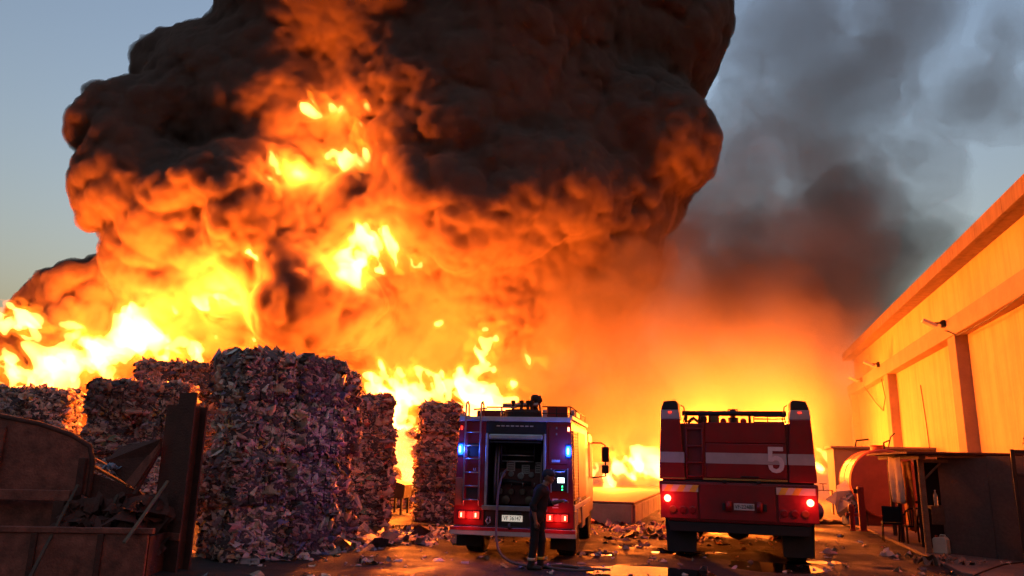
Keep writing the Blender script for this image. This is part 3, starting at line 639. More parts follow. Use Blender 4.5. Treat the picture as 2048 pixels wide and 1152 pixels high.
# ------------------------------------------------------------------ heavy tender number 5
t2 = thing('fire_tender', 'broad red fire tender with white band, big white 5 and twin corner towers', 'fire truck', (4.72, 15.75, 0), R(-16.4))
half = [(1.40, .76), (1.52, .90), (1.57, 1.40), (1.575, 1.57)]
MB().prism([(-x, z) for x, z in half]+[(x, z) for x, z in half[::-1]], .02, 8.4, 'y').build('lower_body', RED2, t2, bev=.03)
up_ = [(1.555, 1.60), (1.555, 1.75), (1.535, 2.30), (1.50, 2.78)]
MB().prism([(-x, z) for x, z in up_]+[(x, z) for x, z in up_[::-1]], .10, 8.3, 'y').build('upper_body', RED, t2, bev=.03)
bx('waist_gap', -1.5, 1.5, .06, .3, 1.565, 1.605, BLACK, t2, 0)
# corner towers (a little proud of the tail), black caps, white collars
for s in (-1, 1):
    def sx(pts): return [(s*a, b) for a, b in pts]
    MB().prism(sx([(1.02, 1.605), (1.56, 1.605), (1.56, 1.75), (1.54, 2.30), (1.515, 2.86), (1.10, 2.86)]), .0, .62, 'y').build('corner_tower', RED, t2, bev=.02)
    MB().prism(sx([(1.10, 2.862), (1.516, 2.862), (1.505, 3.06), (1.13, 3.06)]), -.002, .6, 'y').build('tower_collar', BANDW, t2, bev=.012)
    MB().prism(sx([(1.13, 3.062), (1.504, 3.062), (1.44, 3.24), (1.19, 3.26), (1.14, 3.22)]), .0, .58, 'y').build('tower_cap', BLACK, t2, bev=.02)
    bx('tower_lamp', s*1.31-.035, s*1.31+.035, -.02, -.003, 2.985, 3.02, REDL, t2, .004)
    MB().prism(sx([(1.552, 1.95), (1.542, 2.17), (1.032, 2.17), (1.032, 1.95)]), -.006, -.001, 'y').build('band', BANDW, t2)
    tb('grab_loop', [(s*1.04, .1, 2.8), (s*1.0, .1, 2.95), (s*1.02, .1, 3.12), (s*1.08, .1, 3.16)], .014, BLACK, t2)
# tail panels
bx('tailgate', -.60, 1.01, .035, .12, 1.66, 2.36, RED, t2, .012)
bx('tail_upper_panel', -.60, 1.01, .05, .12, 2.372, 2.80, RED, t2, .012)
bx('tail_panel', -1.015, -.985, .03, .12, 1.62, 2.80, RED, t2, .006); bx('tail_panel', -.66, -.61, .03, .12, 1.62, 2.80, RED, t2, .006)
bx('band', -.595, 1.006, .028, .0335, 1.95, 2.17, BANDW, t2, 0)
bx('yellow_line', -.66, 1.0, -.004, .034, 1.612, 1.65, mat('dull_yellow', (.35, .22, .04), .5), t2, .004)
bx('yellow_line', -1.5, -1.02, -.006, -.0015, 1.62, 1.645, mat('dull_yellow', (.35, .22, .04), .5), t2, .0)
F5 = [(-.17, .28), (.17, .28), (.17, .19), (-.07, .19), (-.08, .06), (-.02, .085), (.06, .08), (.13, .04), (.175, -.04), (.18, -.13), (.15, -.22), (.08, -.275), (-.01, -.29), (-.10, -.27), (-.16, -.21), (-.185, -.12), (-.085, -.12), (-.07, -.18), (-.01, -.205), (.05, -.18), (.078, -.12), (.07, -.05), (.03, -.015), (-.03, -.015), (-.08, -.05), (-.18, -.04)]
MB().prism([(.80+x*.86, 2.05+z*.92) for x, z in F5], .018, .0275, 'y').build('number_five', mat('faded_white', (.70, .63, .63), .5, 0, .1, 20), t2)
bx('tailgate_handle', .1, .45, .0, .034, 1.68, 1.705, BLACK, t2, .006)
bx('ladder_recess', -.98, -.665, .085, .12, 1.62, 2.66, mat('recess_red', (.19, .010, .014), .5), t2, .0)
ld = bpy.data.objects.new('ladder', None); col.objects.link(ld); ld.parent = t2
for x in (-.985, -.66): tb('rail', [(x, .02, 1.62), (x, .02, 2.68)], .018, RED2, ld)
for z in (1.68, 1.96, 2.30, 2.66): tb('rung', [(-.985, .02, z), (-.66, .02, z)], .018, RED2, ld)
# roof edge: cross bar, clutter
tb('cross_bar', [(-1.07, .3, 3.0), (1.07, .3, 3.0)], .055, BLACK, t2, 10); bx('cross_bar_plate', .42, 1.06, .22, .34, 2.93, 3.05, BLACK, t2)
tb('bar_stay', [(.33, .3, 2.79), (.33, .3, 3.0)], .03, BLACK, t2)
for x in (-1.0, -.72, -.5): tb('bar_stay', [(x, .3, 2.79), (x+.02, .3, 3.0)], .03, BLACK, t2)
for z in (2.83, 2.90): tb('roof_rail', [(.42, .5, z), (1.05, .5, z)], .014, BLACK, t2, 6)
for x in (.42, .7, 1.0): tb('roof_rail', [(x, .5, 2.78), (x, .5, 2.95)], .012, BLACK, t2, 6)
m2 = bpy.data.objects.new('roof_monitor', None); col.objects.link(m2); m2.parent = t2
tb('monitor_neck', [(0, 2.2, 2.78), (0, 2.2, 3.02)], .12, DARK, m2, 14)
tb('monitor_barrel', [(0, 2.5, 3.05), (0, 1.7, 3.09), (0, 1.4, 3.1)], [.07, .06, .08], DARK, m2, 14)
for s in (-1, 1): MB().lathe([(.05, 0), (.07, .03), (.07, .09), (.03, .11)], 14, Matrix.Translation((s*.22, 1.6, 2.90)) @ Matrix.Rotation(R(90), 4, 'X')).build('work_lamp', REDD, m2)
tb('lamp_bar', [(-.3, 1.6, 2.86), (.3, 1.6, 2.86)], .02, DARK, m2)
tb('monitor_loop', [(-.14, 2.0, 3.05), (-.1, 2.0, 3.2), (.1, 2.0, 3.2), (.14, 2.0, 3.05)], .016, DARK, m2, 6)
MB().lathe([(.12, 0), (.12, .2), (.08, .26), (.02, .3)], 16, Matrix.Translation((-.42, .9, 2.785))).build('foam_drum', mat('olive', (.12, .11, .05), .6), t2)
MB().lathe([(.1, 0), (.1, .16), (.06, .2)], 14, Matrix.Translation((-.66, .8, 2.785))).build('hose_drum', DARK, t2)
tb('hose_bundle', [(-.98, .7, 2.82), (-.85, .7, 2.92), (-.75, .75, 2.84), (-.7, .7, 2.9)], .04, DARK, t2)
# lower tail
for s in (-1, 1):
    bx('lamp_board', s*1.17-.38, s*1.17+.38, -.012, .019, .82, 1.50, mat('board_red', (.30, .012, .018), .4), t2, .01)
    hb = bx('hazard_board', s*1.14-.37, s*1.14+.37, -.022, -.0125, 1.36, 1.50, CREAM, t2, .003)
    for k in range(3):
        x = s*1.14-.34+k*.26
        if s > 0 and k == 2: continue
        MB().prism([(x, 1.362), (x+.13, 1.362), (x+.21, 1.498), (x+.08, 1.498)], -.026, -.0225, 'y').build('hazard_slash', YELLOW, hb)
    rl = MB().lathe([(.085, 0), (.085, .02), (.05, .035)], 22, Matrix.Translation((s*1.40, -.013, 1.22)) @ Matrix.Rotation(R(90), 4, 'X')).build('tail_lamp', REDL, t2)
    MB().lathe([(.07, 0), (.06, .006), (.03, .01)], 18, Matrix.Translation((s*1.40, -.045, 1.22)) @ Matrix.Rotation(R(90), 4, 'X')).build('lamp_core', REDH, rl)
    for dx in (.10, .30, .50):
        if dx == .10: mm = mat('amber_off', (.25, .06, .02), .3)
        else: mm = REDD
        MB().lathe([(.075, 0), (.075, .025), (.055, .03)], 20, Matrix.Translation((s*(1.40-dx), -.013, 1.0)) @ Matrix.Rotation(R(90), 4, 'X')).build('round_lamp', mm, t2)
    l = bpy.data.lights.new('tail_light', 'POINT'); l.energy = .4; l.color = (1, .05, .04); l.shadow_soft_size = .08
    lo_ = bpy.data.objects.new('tail_light', l); col.objects.link(lo_); lo_.parent = t2; lo_.location = (s*1.40, -.2, 1.22)
bx('tail_center', -.75, .74, -.008, .018, .82, 1.53, RED2, t2, .01)
for x in (-.24, .44): bx('hinge', x-.04, x+.04, -.03, .03, 1.56, 1.615, BLACK, t2, .004)
np_ = bx('number_plate', -.07, .33, -.03, -.0095, 1.03, 1.16, PLATE, t2, .004)
text('plate_letters', 'VF-22488', .115, INK, np_, (.13, -.033, 1.095), sx=.82)
for x in (-.17, .43): MB().lathe([(.06, 0), (.06, .2)], 14, Matrix.Translation((x, -.04, 1.0))).build('plate_roller', RED, t2, smooth=True)
for x in (-.27, .54): bx('plate_bracket', x-.03, x+.03, -.05, -.009, 1.02, 1.16, DARK, t2)
# running gear
MB().prism([(-1.36, .56), (1.36, .56), (1.42, .755), (-1.42, .755)], .06, .40, 'y').build('rear_skirt', BLACK, t2, bev=.01)
bx('chassis', -.55, .55, .4, 8.2, .62, .86, DARK, t2, .02); bx('rear_crossmember', -1.1, 1.1, .42, .6, .66, .85, BLACK, t2, .02)
tb('rear_axle', [(-1.1, 1.3, .62), (1.1, 1.3, .62)], .12, DARK, t2, 12)
MB().lathe([(.001, -.3), (.2, -.22), (.27, 0), (.2, .22), (.001, .3)], 18, Matrix.Translation((0, 1.3, .62))).build('differential', DARK, t2, smooth=True)
for s in (-1, 1):
    wheel(t2, s*1.16, 1.3, .64, .52, 26); wheel(t2, s*1.16, 5.8, .64, .52, 26)
    MB().prism([(s*.86, .12), (s*1.46, .12), (s*1.5, .84), (s*.86, .84)], .42, .45, 'y').build('mud_flap', BLACK, t2)
MB().prism([(8.35, .8), (9.8, .8), (9.95, 1.5), (9.55, 2.75), (8.35, 2.78)], -1.35, 1.35, 'x').build('cab', RED, t2, bev=.05)
print('engine 2', time.time()-T0)
# ------------------------------------------------------------------ firefighter beside the pump panel
def capsules(C_, h, k=.02, extra=None, tags=None):
    pts = np.array([p for c in C_ for p in (c[0], c[1])]); rm = max(max(c[2], c[3]) for c in C_)
    lo, n, g = grid(pts.min(0)-rm-.04, pts.max(0)+rm+.04, h)
    X, Y, Z = np.meshgrid(*g, indexing='ij'); f = np.full(n, 9., np.float32)
    for a, b_, ra, rb, kk, _t in C_:
        a = np.array(a, float); b_ = np.array(b_, float); d = b_-a; l2 = max(d@d, 1e-9)
        t = np.clip(((X-a[0])*d[0]+(Y-a[1])*d[1]+(Z-a[2])*d[2])/l2, 0, 1)
        e = np.sqrt((X-a[0]-t*d[0])**2+(Y-a[1]-t*d[1])**2+(Z-a[2]-t*d[2])**2)-(ra+(rb-ra)*t)
        hh = np.clip(.5+.5*(f-e)/kk, 0, 1); f = f*(1-hh)+e*hh-kk*hh*(1-hh)
    if extra is not None: f = extra(f, X, Y, Z)
    v, q = nets(f, lo, h)
    # nearest primitive decides skin or cloth
    cen = v[q].mean(1); best = np.full(len(cen), 9.); tg = np.zeros(len(cen), int)
    for a, b_, ra, rb, kk, t_ in C_:
        a = np.array(a, float); b_ = np.array(b_, float); d = b_-a; l2 = max(d@d, 1e-9)
        t = np.clip(((cen-a)@d)/l2, 0, 1); e = np.linalg.norm(cen-a-t[:, None]*d, axis=1)-(ra+(rb-ra)*t)
        mk = e < best; best[mk] = e[mk]; tg[mk] = t_
    return v, q, tg
pg = gnd(1074, 1139)
fm = thing('person', 'firefighter in dark navy uniform with reflective ankle bands at the pump panel', 'person', (pg[0], pg[1], .0), R(-8))
S_, T_, K_ = 0, 1, 2   # skin, cloth, boot
HC = np.array((.20, 0, 1.69))
CP = [((-.01, 0, 1.0), (.02, 0, 1.16), .15, .145, .05, T_), ((.02, 0, 1.16), (.07, 0, 1.40), .15, .155, .06, T_),
      ((.06, -.10, 1.42), (.06, .10, 1.42), .115, .115, .06, T_), ((-.02, -.08, .97), (-.02, .08, .97), .125, .125, .05, T_),
      ((-.03, -.10, .95), (-.05, -.10, .52), .105, .075, .04, T_), ((-.05, -.10, .52), (-.10, -.11, .12), .078, .062, .03, T_),
      ((-.0, .10, .95), (.07, .10, .52), .105, .075, .04, T_), ((.07, .10, .52), (.05, .11, .12), .078, .062, .03, T_),
      ((-.11, -.11, .10), (-.12, -.11, .06), .062, .06, .02, K_), ((-.13, -.11, .045), (.07, -.12, .040), .052, .045, .03, K_),
      ((.05, .11, .10), (.04, .11, .06), .062, .06, .02, K_), ((.03, .11, .045), (.23, .12, .040), .052, .045, .03, K_),
      ((.05, -.19, 1.43), (-.07, -.25, 1.17), .078, .06, .04, T_), ((-.07, -.25, 1.17), (-.04, -.26, 1.10), .06, .055, .02, T_), ((-.06, -.255, 1.12), (-.01, -.27, .90), .045, .032, .02, S_),
      ((.08, .19, 1.43), (.18, .25, 1.19), .078, .06, .04, T_), ((.18, .25, 1.19), (.24, .24, 1.19), .06, .055, .02, T_), ((.22, .24, 1.19), (.42, .18, 1.24), .045, .032, .02, S_),
      ((.08, 0, 1.48), (.16, 0, 1.58), .062, .057, .03, S_), (HC+(-.02, 0, .03), HC+(.0, 0, .03), .092, .09, .02, S_),
      (HC+(.0, 0, -.02), HC+(.045, 0, -.075), .075, .045, .03, S_), (HC+(.09, 0, .005), HC+(.115, 0, -.025), .012, .018, .012, S_), (HC+(.075, -.03, .03), HC+(.075, .03, .03), .02, .02, .015, S_),
      (HC+(.085, -.015, -.055), HC+(.085, .015, -.055), .014, .014, .01, S_), (HC+(-.01, -.085, -.02), HC+(-.015, -.092, .02), .014, .018, .006, S_), (HC+(-.01, .085, -.02), HC+(-.015, .092, .02), .014, .018, .006, S_)]
def hand(w, d, sd, up):
    w, d, sd, up = (np.array(a, float) for a in (w, d, sd, up))
    o = [(w, w+d*.05, .028, .03, .012, S_), (w+d*.05-sd*.022, w+d*.08-sd*.03, .018, .014, .012, S_), (w+d*.05+sd*.022, w+d*.08+sd*.03, .018, .014, .012, S_)]
    for i, l in enumerate((.062, .072, .068, .052)):
        b_ = w+d*.085+sd*(-.030+.020*i); m_ = b_+d*l*.5+up*.006; e = m_+d*l*.42+up*.028
        o += [(b_-d*.02, m_, .0095, .009, .004, S_), (m_, e, .009, .0075, .003, S_)]
    b_ = w+d*.03-sd*.03; o += [(b_, b_+d*.03-sd*.028+up*.012, .013, .011, .008, S_), (b_+d*.03-sd*.028+up*.012, b_+d*.062-sd*.030+up*.03, .011, .0085, .003, S_)]
    return o
CP += hand((-.01, -.27, .89), (.1, -.02, -.995), (-.95, .1, -.1), (.2, .95, 0)) + hand((.43, .178, 1.245), (.97, -.2, .1), (.1, .9, .3), (.1, .2, -.95))
v, q, tg = capsules(CP, .0115)
fm.scale = (.97, .97, .965)
bo = quad_mesh('body', v, q, SKIN, fm); bo.data.materials.append(NAVY); bo.data.materials.append(BOOT); bo.data.polygons.foreach_set('material_index', tg.astype(np.int32))
v, q, tg = capsules([(HC+(-.03, 0, .055), HC+(.01, 0, .06), .098, .095, .02, 0), (HC+(.06, -.04, .062), HC+(.06, .04, .062), .035, .035, .03, 0), (HC+(.10, -.035, .055), HC+(.10, .035, .055), .022, .022, .03, 0), (HC+(-.07, 0, .0), HC+(-.075, 0, -.03), .05, .04, .03, 0)], .0115,
                    extra=lambda f, X, Y, Z: np.maximum(f, (HC[2]+.012-.9*np.minimum(0, X-HC[0]-.03)*-.6)-Z))
quad_mesh('cap', v, q, mat('cap_blue', (.02, .025, .06), .8, 0, .3, 20), fm)
for x, y, m_ in ((-.10, -.11, CREAM), (.05, .11, YELLOW)):
    MB().lathe([(.072, 0), (.074, .05)], 20, Matrix.Translation((x+.004, y, .17))).build('ankle_band', m_, fm, smooth=True)
MB().lathe([(.152, 0), (.152, .04)], 24, Matrix.Translation((0.0, 0, 1.03)) @ Matrix.Diagonal((.98, 1.05, 1, 1))).build('belt', BLACK, fm, smooth=True)
tb('collar', [(.07+.075*math.cos(R(a)), .075*math.sin(R(a)), 1.505+.02*math.cos(R(a+180))) for a in range(0, 361, 20)], .018, NAVY, fm)
print('person', time.time()-T0)

# ------------------------------------------------------------------ shelter by the warehouse
pA = gnd(1858, 1106, .075); pB = gnd(1806, 1084, .075)
sh = thing('shelter', 'open timber shelter with flat roof and hanging cloth beside the board fence', 'shelter', (pA[0], pA[1], .075), -UA)
def loc_(p): v = Vector((p[0]-pA[0], p[1]-pA[1], 0)); return (v.dot(ux), v.dot(uy))
MB().box(-.06, .06, -.06, .06, 0, 2.08).build('post', WOOD, sh, bev=.008)
lb = loc_(pB)
MB().box(lb[0]-.05, lb[0]+.05, lb[1]-.05, lb[1]+.05, 0, 2.06).build('post', RUSTD, sh, bev=.008)
bx('post', 2.2, 2.32, 3.6, 3.72, 0, 2.06, WOODD, sh); bx('post', 2.5, 2.62, .2, .32, 0, 2.06, WOODD, sh)
bx('post', .1, .2, 4.4, 4.5, 0, 2.06, WOODD, sh)
bx('roof_beam', -.08, .06, -.3, 4.8, 2.085, 2.19, WOODD, sh); bx('roof_beam', 2.4, 2.55, -.3, 4.8, 2.085, 2.19, WOODD, sh)
for k in range(7): bx('roof_board', -.35, 2.9, -.45+k*.78, -.45+k*.78+.765, 2.195, 2.24+.012*(k % 2), RUSTD, sh, .005)
bx('lintel', -.05, 2.5, -.05, .05, 2.0, 2.083, WOOD, sh)
tb('brace', [(.05, .0, 1.62), (.42, .0, 2.0)], .035, WOOD, sh, 4)
bx('shelf', .15, .75, .1, .75, .96, 1.02, WOODD, sh); bx('shelf_front', .15, .75, .06, .098, .62, 1.0, WOODD, sh)
bx('interior_shade_board', .14, 2.5, 1.30, 1.33, 0, 2.075, mat('dark_backing', (.02, .016, .016), .8), sh)  # dark board added to stand in for shade inside the shelter
bx('back_panel', .75, .80, 1.34, 3.0, 0, 2.08, mat('dark_backing', (.02, .016, .016), .8), sh)
tb('rail', [(lb[0]+.05, lb[1], 1.02), (.75, lb[1]-.1, 1.0)], .035, RUSTD, sh, 6)
# cloth hung from the beam, pale above and orange below
def drape(name, x, y0, y1, z0, z1, m, parent, seed):
    r = np.random.default_rng(seed); nu, nv = 18, 16; mb = MB()
    P = []
    for i in range(nu):
        for j in range(nv):
            u = i/(nu-1); w = j/(nv-1); fold = .05*math.sin(u*9+seed)+.03*math.sin(u*17+w*3)
            P.append((x+fold*(.35+.65*w)+r.normal(0, .004), y0+(y1-y0)*(u*(1-.12*w)+.04*w)+.02*math.sin(w*5), z1+(z0-z1)*w-.05*math.sin(u*math.pi)*(1-w)))
    F_ = [(i*nv+j, (i+1)*nv+j, (i+1)*nv+j+1, i*nv+j+1) for i in range(nu-1) for j in range(nv-1)]
    mb.add(P, F_); o = mb.build(name, m, parent, smooth=True); md = o.modifiers.new('thick', 'SOLIDIFY'); md.thickness = .006; return o
cl = thing('hanging_cloth', 'pale cloth hanging from the shelter roof beam', 'cloth', sh.location, -UA)
drape('cloth_top', -.10, 1.7, 3.0, .98, 2.16, CLOTH, cl, 2)
cl2 = thing('hanging_banner', 'orange cloth hanging behind the pale one under the shelter', 'cloth', sh.location, -UA)
drape('banner_sheet', .16, 1.6, 3.1, .30, 2.09, ORANGEC, cl2, 5)

# bottle on the shelf
bt = thing('water_bottle', 'clear plastic water bottle standing on the shelter shelf', 'bottle', tuple(Vector(sh.location)+ux*.30+uy*.22+Vector((0, 0, 1.02))))
MB().lathe([(.03, 0), (.045, .01), (.047, .07), (.043, .08), (.047, .09), (.047, .15), (.043, .16), (.047, .17), (.045, .24), (.028, .29), (.015, .32), (.015, .345)], 20).build('bottle_body', mat('clear_plastic', (.8, .72, .6), .12, 0, .05, trans=.6), bt, smooth=True)
MB().lathe([(.018, .34), (.018, .365)], 16).build('bottle_cap', mat('cap_white', (.6, .55, .5)), bt)

# brown board fence
fa, fb = gnd(1893, 1107, .075), gnd(2075, 1126, .075)
ang = math.atan2(fb[1]-fa[1], fb[0]-fa[0]); ln = math.hypot(fb[0]-fa[0], fb[1]-fa[1])
bf = thing('board_fence', 'tall plain brown board fence next to the jerrycan', 'fence', (fa[0], fa[1], .075), ang)
bx('board', 0, ln*.58, 0, .03, 0, 2.13, OSB, bf, .004); bx('board', ln*.58+.006, ln, .004, .034, 0, 2.17, OSB, bf, .004)
for x in (.05, ln*.58, ln-.1): bx('fence_post', x-.05, x+.05, .037, .13, 0, 2.1, WOODD, bf)
bx('fence_rail', 0, ln, .035, .08, 1.9, 2.0, WOODD, bf); bx('fence_rail', 0, ln, .035, .08, .3, .4, WOODD, bf)
# steel gate leaf at the edge of the yard
ga = gnd(2052, 1140, .075)
gt = thing('steel_gate', 'dark steel gate frame standing before the brown board fence', 'gate', (ga[0]-.08, ga[1]-.1, .075), R(-20))
bx('gate_stile', 0, .07, 0, .06, 0, 2.28, DARK, gt); bx('gate_stile', .95, 1.02, 0, .06, 0, 2.28, DARK, gt)
for z in (.1, 1.75, 2.2): bx('gate_rail', .072, .948, .005, .055, z, z+.07, DARK, gt)
for k in range(4): bx('gate_panel', .075+k*.218, .285+k*.218, .02, .035, .172, 1.748, mat('gate_sheet', (.05, .035, .03), .6, .3), gt, .004)
bx('gate_top_box', .25, .6, -.05, .12, 2.285, 2.42, DARK, gt); MB().lathe([(.06, 0), (.07, .08), (.03, .13)], 12, Matrix.Translation((.32, .03, 2.42))).build('gate_knob', DARK, gt)
# jerrycan
jp = gnd(1877, 1106, .075)
jc = thing('jerrycan', 'cream plastic jerrycan standing against the brown board fence', 'jerrycan', (jp[0]+.02, jp[1]-.12, .075), ang)
MB().prism([(-.15, .0), (.15, 0), (.155, .03), (.15, .31), (.11, .37), (.02, .375), (-.04, .35), (-.13, .345), (-.155, .30), (-.155, .03)], -.10, .10, 'y').build('can_body', JERRY, jc, bev=.025, seg=3)
tb('handle', [(-.03, 0, .35), (.0, 0, .405), (.09, 0, .405), (.115, 0, .36)], .016, JERRY, jc)
MB().lathe([(.03, .34), (.03, .39)], 16, Matrix.Translation((-.09, 0, 0))).build('screw_cap', mat('cap_red', (.35, .05, .03)), jc)

# chairs
c1 = gnd(1786, 1083, .075)
ch = thing('stacking_chair', 'black padded stacking chair beside the shelter post', 'chair', (c1[0], c1[1], .075), R(158))
for s in (-1, 1):
    tb('front_leg', [(s*.22, -.2, .0), (s*.21, -.2, .43)], .013, BLACK, ch); tb('rear_leg', [(s*.22, .24, 0), (s*.21, .2, .43), (s*.2, .26, .86)], .013, BLACK, ch)
    tb('side_bar', [(s*.21, -.2, .43), (s*.21, .2, .43)], .013, BLACK, ch)
bx('seat', -.23, .23, -.24, .22, .435, .49, NAVY, ch, .02)
MB().box(-.22, .22, -.02, .025, .0, .40, Matrix.Translation((0, .22, .50)) @ Matrix.Rotation(R(-9), 4, 'X')).build('backrest', NAVY, ch, bev=.02)
c2 = gnd(1827, 1086, .075)
c2 = (c2[0]+.0, c2[1], 0)
ac = thing('garden_chair', 'dark moulded plastic armchair with slatted back under the shelter', 'chair', (c2[0], c2[1], .075), R(175))
GP = mat('green_black_plastic', (.02, .022, .02), .4)
for s in (-1, 1):
    MB().tube([(s*.25, -.24, 0), (s*.23, -.2, .42), (s*.25, -.2, .64)], [.022, .03, .025], 8).build('front_leg', GP, ac, smooth=True)
    MB().tube([(s*.25, .28, 0), (s*.22, .22, .42)], [.022, .03], 8).build('rear_leg', GP, ac, smooth=True)
    tb('arm', [(s*.25, -.24, .65), (s*.28, 0, .66), (s*.25, .24, .72)], .026, GP, ac)
bx('seat', -.24, .24, -.24, .23, .40, .43, GP, ac, .012)
bk = [(-.25, .24, .70), (-.23, .28, .80), (-.12, .30, .86), (.12, .30, .86), (.23, .28, .80), (.25, .24, .70)]
tb('back_rim', smooth_path([Vector(p) for p in bk], 4), .022, GP, ac)
for k in range(7):
    x = -.18+k*.06; tb('back_slat', [(x*.7, .21, .43), (x, .27, .65), (x*1.08, .295, .86-abs(x)*.35)], .013, GP, ac, 6)

# red posts, drums
for px, py, hgt, w, nm, lab in ((1706, 1061, .78, .10, 'fire_hydrant', 'short red hydrant post with rounded cap next to the taller red post'), (1727, 1062, 1.28, .09, 'steel_bollard', 'tall square red steel post beside the hydrant')):
    p = gnd(px, py, .075); e = thing(nm, lab, 'hydrant' if 'hyd' in nm else 'bollard', (p[0], p[1], .07), -UA)
    RP = mat('post_red', (.45, .035, .02), .45, 0, .2)
    if 'hyd' in nm:
        MB().lathe([(.10, 0), (.10, .04), (.075, .05), (.075, hgt*.7), (.095, hgt*.72), (.095, hgt*.9), (.06, hgt*.97), (.02, hgt)], 18).build('barrel', RP, e, smooth=False)
        for s in (-1, 1): MB().lathe([(.045, .05), (.045, .14), (.055, .15), (.055, .17)], 14, Matrix.Translation((0, 0, hgt*.6)) @ Matrix.Rotation(R(90*s), 4, 'Y')).build('outlet', RP, e)
    else:
        bx('post_body', -w, w, -w, w, 0, hgt, RP, e, .01); bx('base_plate', -w-.05, w+.05, -w-.05, w+.05, 0, .03, RP, e); bx('mount_bracket', -.2, -w-.003, -.03, .03, hgt*.85, hgt*.95, DARK, e)
def drum(label, loc, rot, group=None):
    e = thing('blue_drum', label, 'drum', loc); e.rotation_euler = rot
    MB().lathe([(.26, 0), (.29, .02), (.29, .29), (.30, .30), (.30, .33), (.29, .34), (.29, .58), (.30, .59), (.30, .62), (.29, .63), (.29, .90), (.25, .93)], 28).build('drum_shell', BLUEP, e, smooth=False)
    for x in (-.14, .14): MB().lathe([(.035, .925), (.035, .95)], 12, Matrix.Translation((x, 0, 0))).build('bung', BLACK, e)
    return e
p = gnd(1646, 1044, .0); d1 = drum('blue plastic drum lying on its side by the red hydrant', (p[0]-.2, p[1]-.2, .38), (R(90), 0, R(-75)))
bx('drum_label', -.12, .12, -.296, -.288, .35, .6, PLATE, d1, 0)
p = gnd(1712, 1050, .075); d2 = drum('blue plastic drum standing upright behind the hydrant', (p[0], p[1]+.3, .075), (0, 0, 0))
sk = thing('plastic_sack', 'pale crumpled sack draped on the upright blue drum', 'sack', (p[0]-.12, p[1]+.05, .95))
r_ = np.random.default_rng(5); flk = flake_obj('sack_skin', r_.normal(0, .14, (40, 3))*np.array([1.2, .6, .8]), np.tile((0, -1., .3), (40, 1)), .3, r_, sk)
flk['kind'] = 'stuff'; flk.data.materials.clear(); flk.data.materials.append(CLOTH)
p = gnd(1668, 1047, 0); pr = thing('pallet_rail', 'low rail rack under the fallen blue drum', 'rack', (p[0]-.3, p[1]-.35, 0), R(8))
for y in (-.25, .25): bx('rail', -.9, 1.2, y-.03, y+.03, .0, .10, DARK, pr)
for k in range(6): bx('cross_piece', -.85+k*.38, -.78+k*.38, -.3, .3, .102, .135, WOODD, pr)

# horizontal fuel tank on saddles
tc0 = at(1772, 967, 25.0)
tk = thing('storage_tank', 'large red horizontal storage tank on steel saddles behind the chairs', 'tank', (tc0[0], tc0[1], .07), -UA)
zc = tc0[2]-.07; rr_ = 1.10
MB().lathe([(.01, -.03), (rr_*.97, -.02), (rr_*.985, 0), (rr_, .02), (rr_, 2.5), (rr_*.85, 2.6), (rr_*.4, 2.66)], 48, Matrix.Translation((0, 0, zc)) @ Matrix.Rotation(R(-90), 4, 'X')).build('shell', TANKM, tk)
for y in (.05, 1.25, 2.45): MB().lathe([(rr_+.004, -.02), (rr_+.012, -.02), (rr_+.012, .02), (rr_+.004, .02)], 48, Matrix.Translation((0, y, zc)) @ Matrix.Rotation(R(-90), 4, 'X')).build('weld_band', TANKM, tk)
for y in (.35, 2.1):
    MB().prism([(-.85, 0), (.85, 0), (.78, zc-.55), (.4, zc-rr_*.90), (-.4, zc-rr_*.90), (-.78, zc-.55)], y, y+.12, 'y').build('saddle', TANKM, tk)
for x in (-.7, .62): bx('leg', x, x+.1, .12, .22, 0, zc-.55, RUSTD, tk)
MB().lathe([(.22, 0), (.22, .12), (.26, .13), (.26, .17)], 18, Matrix.Translation((0, 1.0, zc+rr_-.02))).build('manhole', TANKM, tk)
tb('vent_pipe', [(.1, .35, zc+rr_-.05), (.1, .35, zc+rr_+.22), (.28, .3, zc+rr_+.3)], .03, DARK, tk)
# grey plant shed behind it
p = gnd(1672, 1040, 0); p = (p[0]+.2, 29.6)
sd = thing('pump_shed', 'small grey sheet metal shed behind the red tank', 'shed', (p[0]+.35, p[1], 0), -UA)
for k in range(6): bx('wall_sheet', k*.62, k*.62+.612, 0, .05, 0, 2.62, SHED, sd, .01)
bx('side_wall', -.05, -.004, .0, 2.2, 0, 2.62, SHED, sd); bx('shed_roof', -.15, 3.9, -.12, 2.4, 2.63, 2.72, SHED, sd); bx('rear_wall', 0, 3.7, 2.16, 2.2, 0, 2.62, SHED, sd); bx('far_wall', 3.722, 3.78, 0, 2.15, 0, 2.62, SHED, sd)
tb('roof_pipe', [(.8, .3, 2.72), (.85, .3, 2.95), (1.3, .3, 3.0)], .035, DARK, sd); tb('roof_pipe', [(2.0, .4, 2.72), (2.1, .35, 3.1), (2.25, .3, 3.25)], .025, DARK, sd)
# valve stand
p = gnd(1660, 1020, 0); vsd = thing('valve_stand', 'thin pipe frame with hand wheel behind the fallen blue drum', 'pipe frame', (12.6, 30.5, 0))
tb('frame_tube', [(-.3, 0, 0), (-.3, 0, 1.0), (.35, 0, 1.0), (.35, 0, 0)], .03, RUSTD, vsd); tb('stem', [(0, 0, .98), (0, 0, 1.25)], .02, RUSTD, vsd)
tb('hand_wheel', [(.14*math.cos(R(a)), .14*math.sin(R(a)), 1.25) for a in range(0, 361, 30)], .014, RUSTD, vsd)
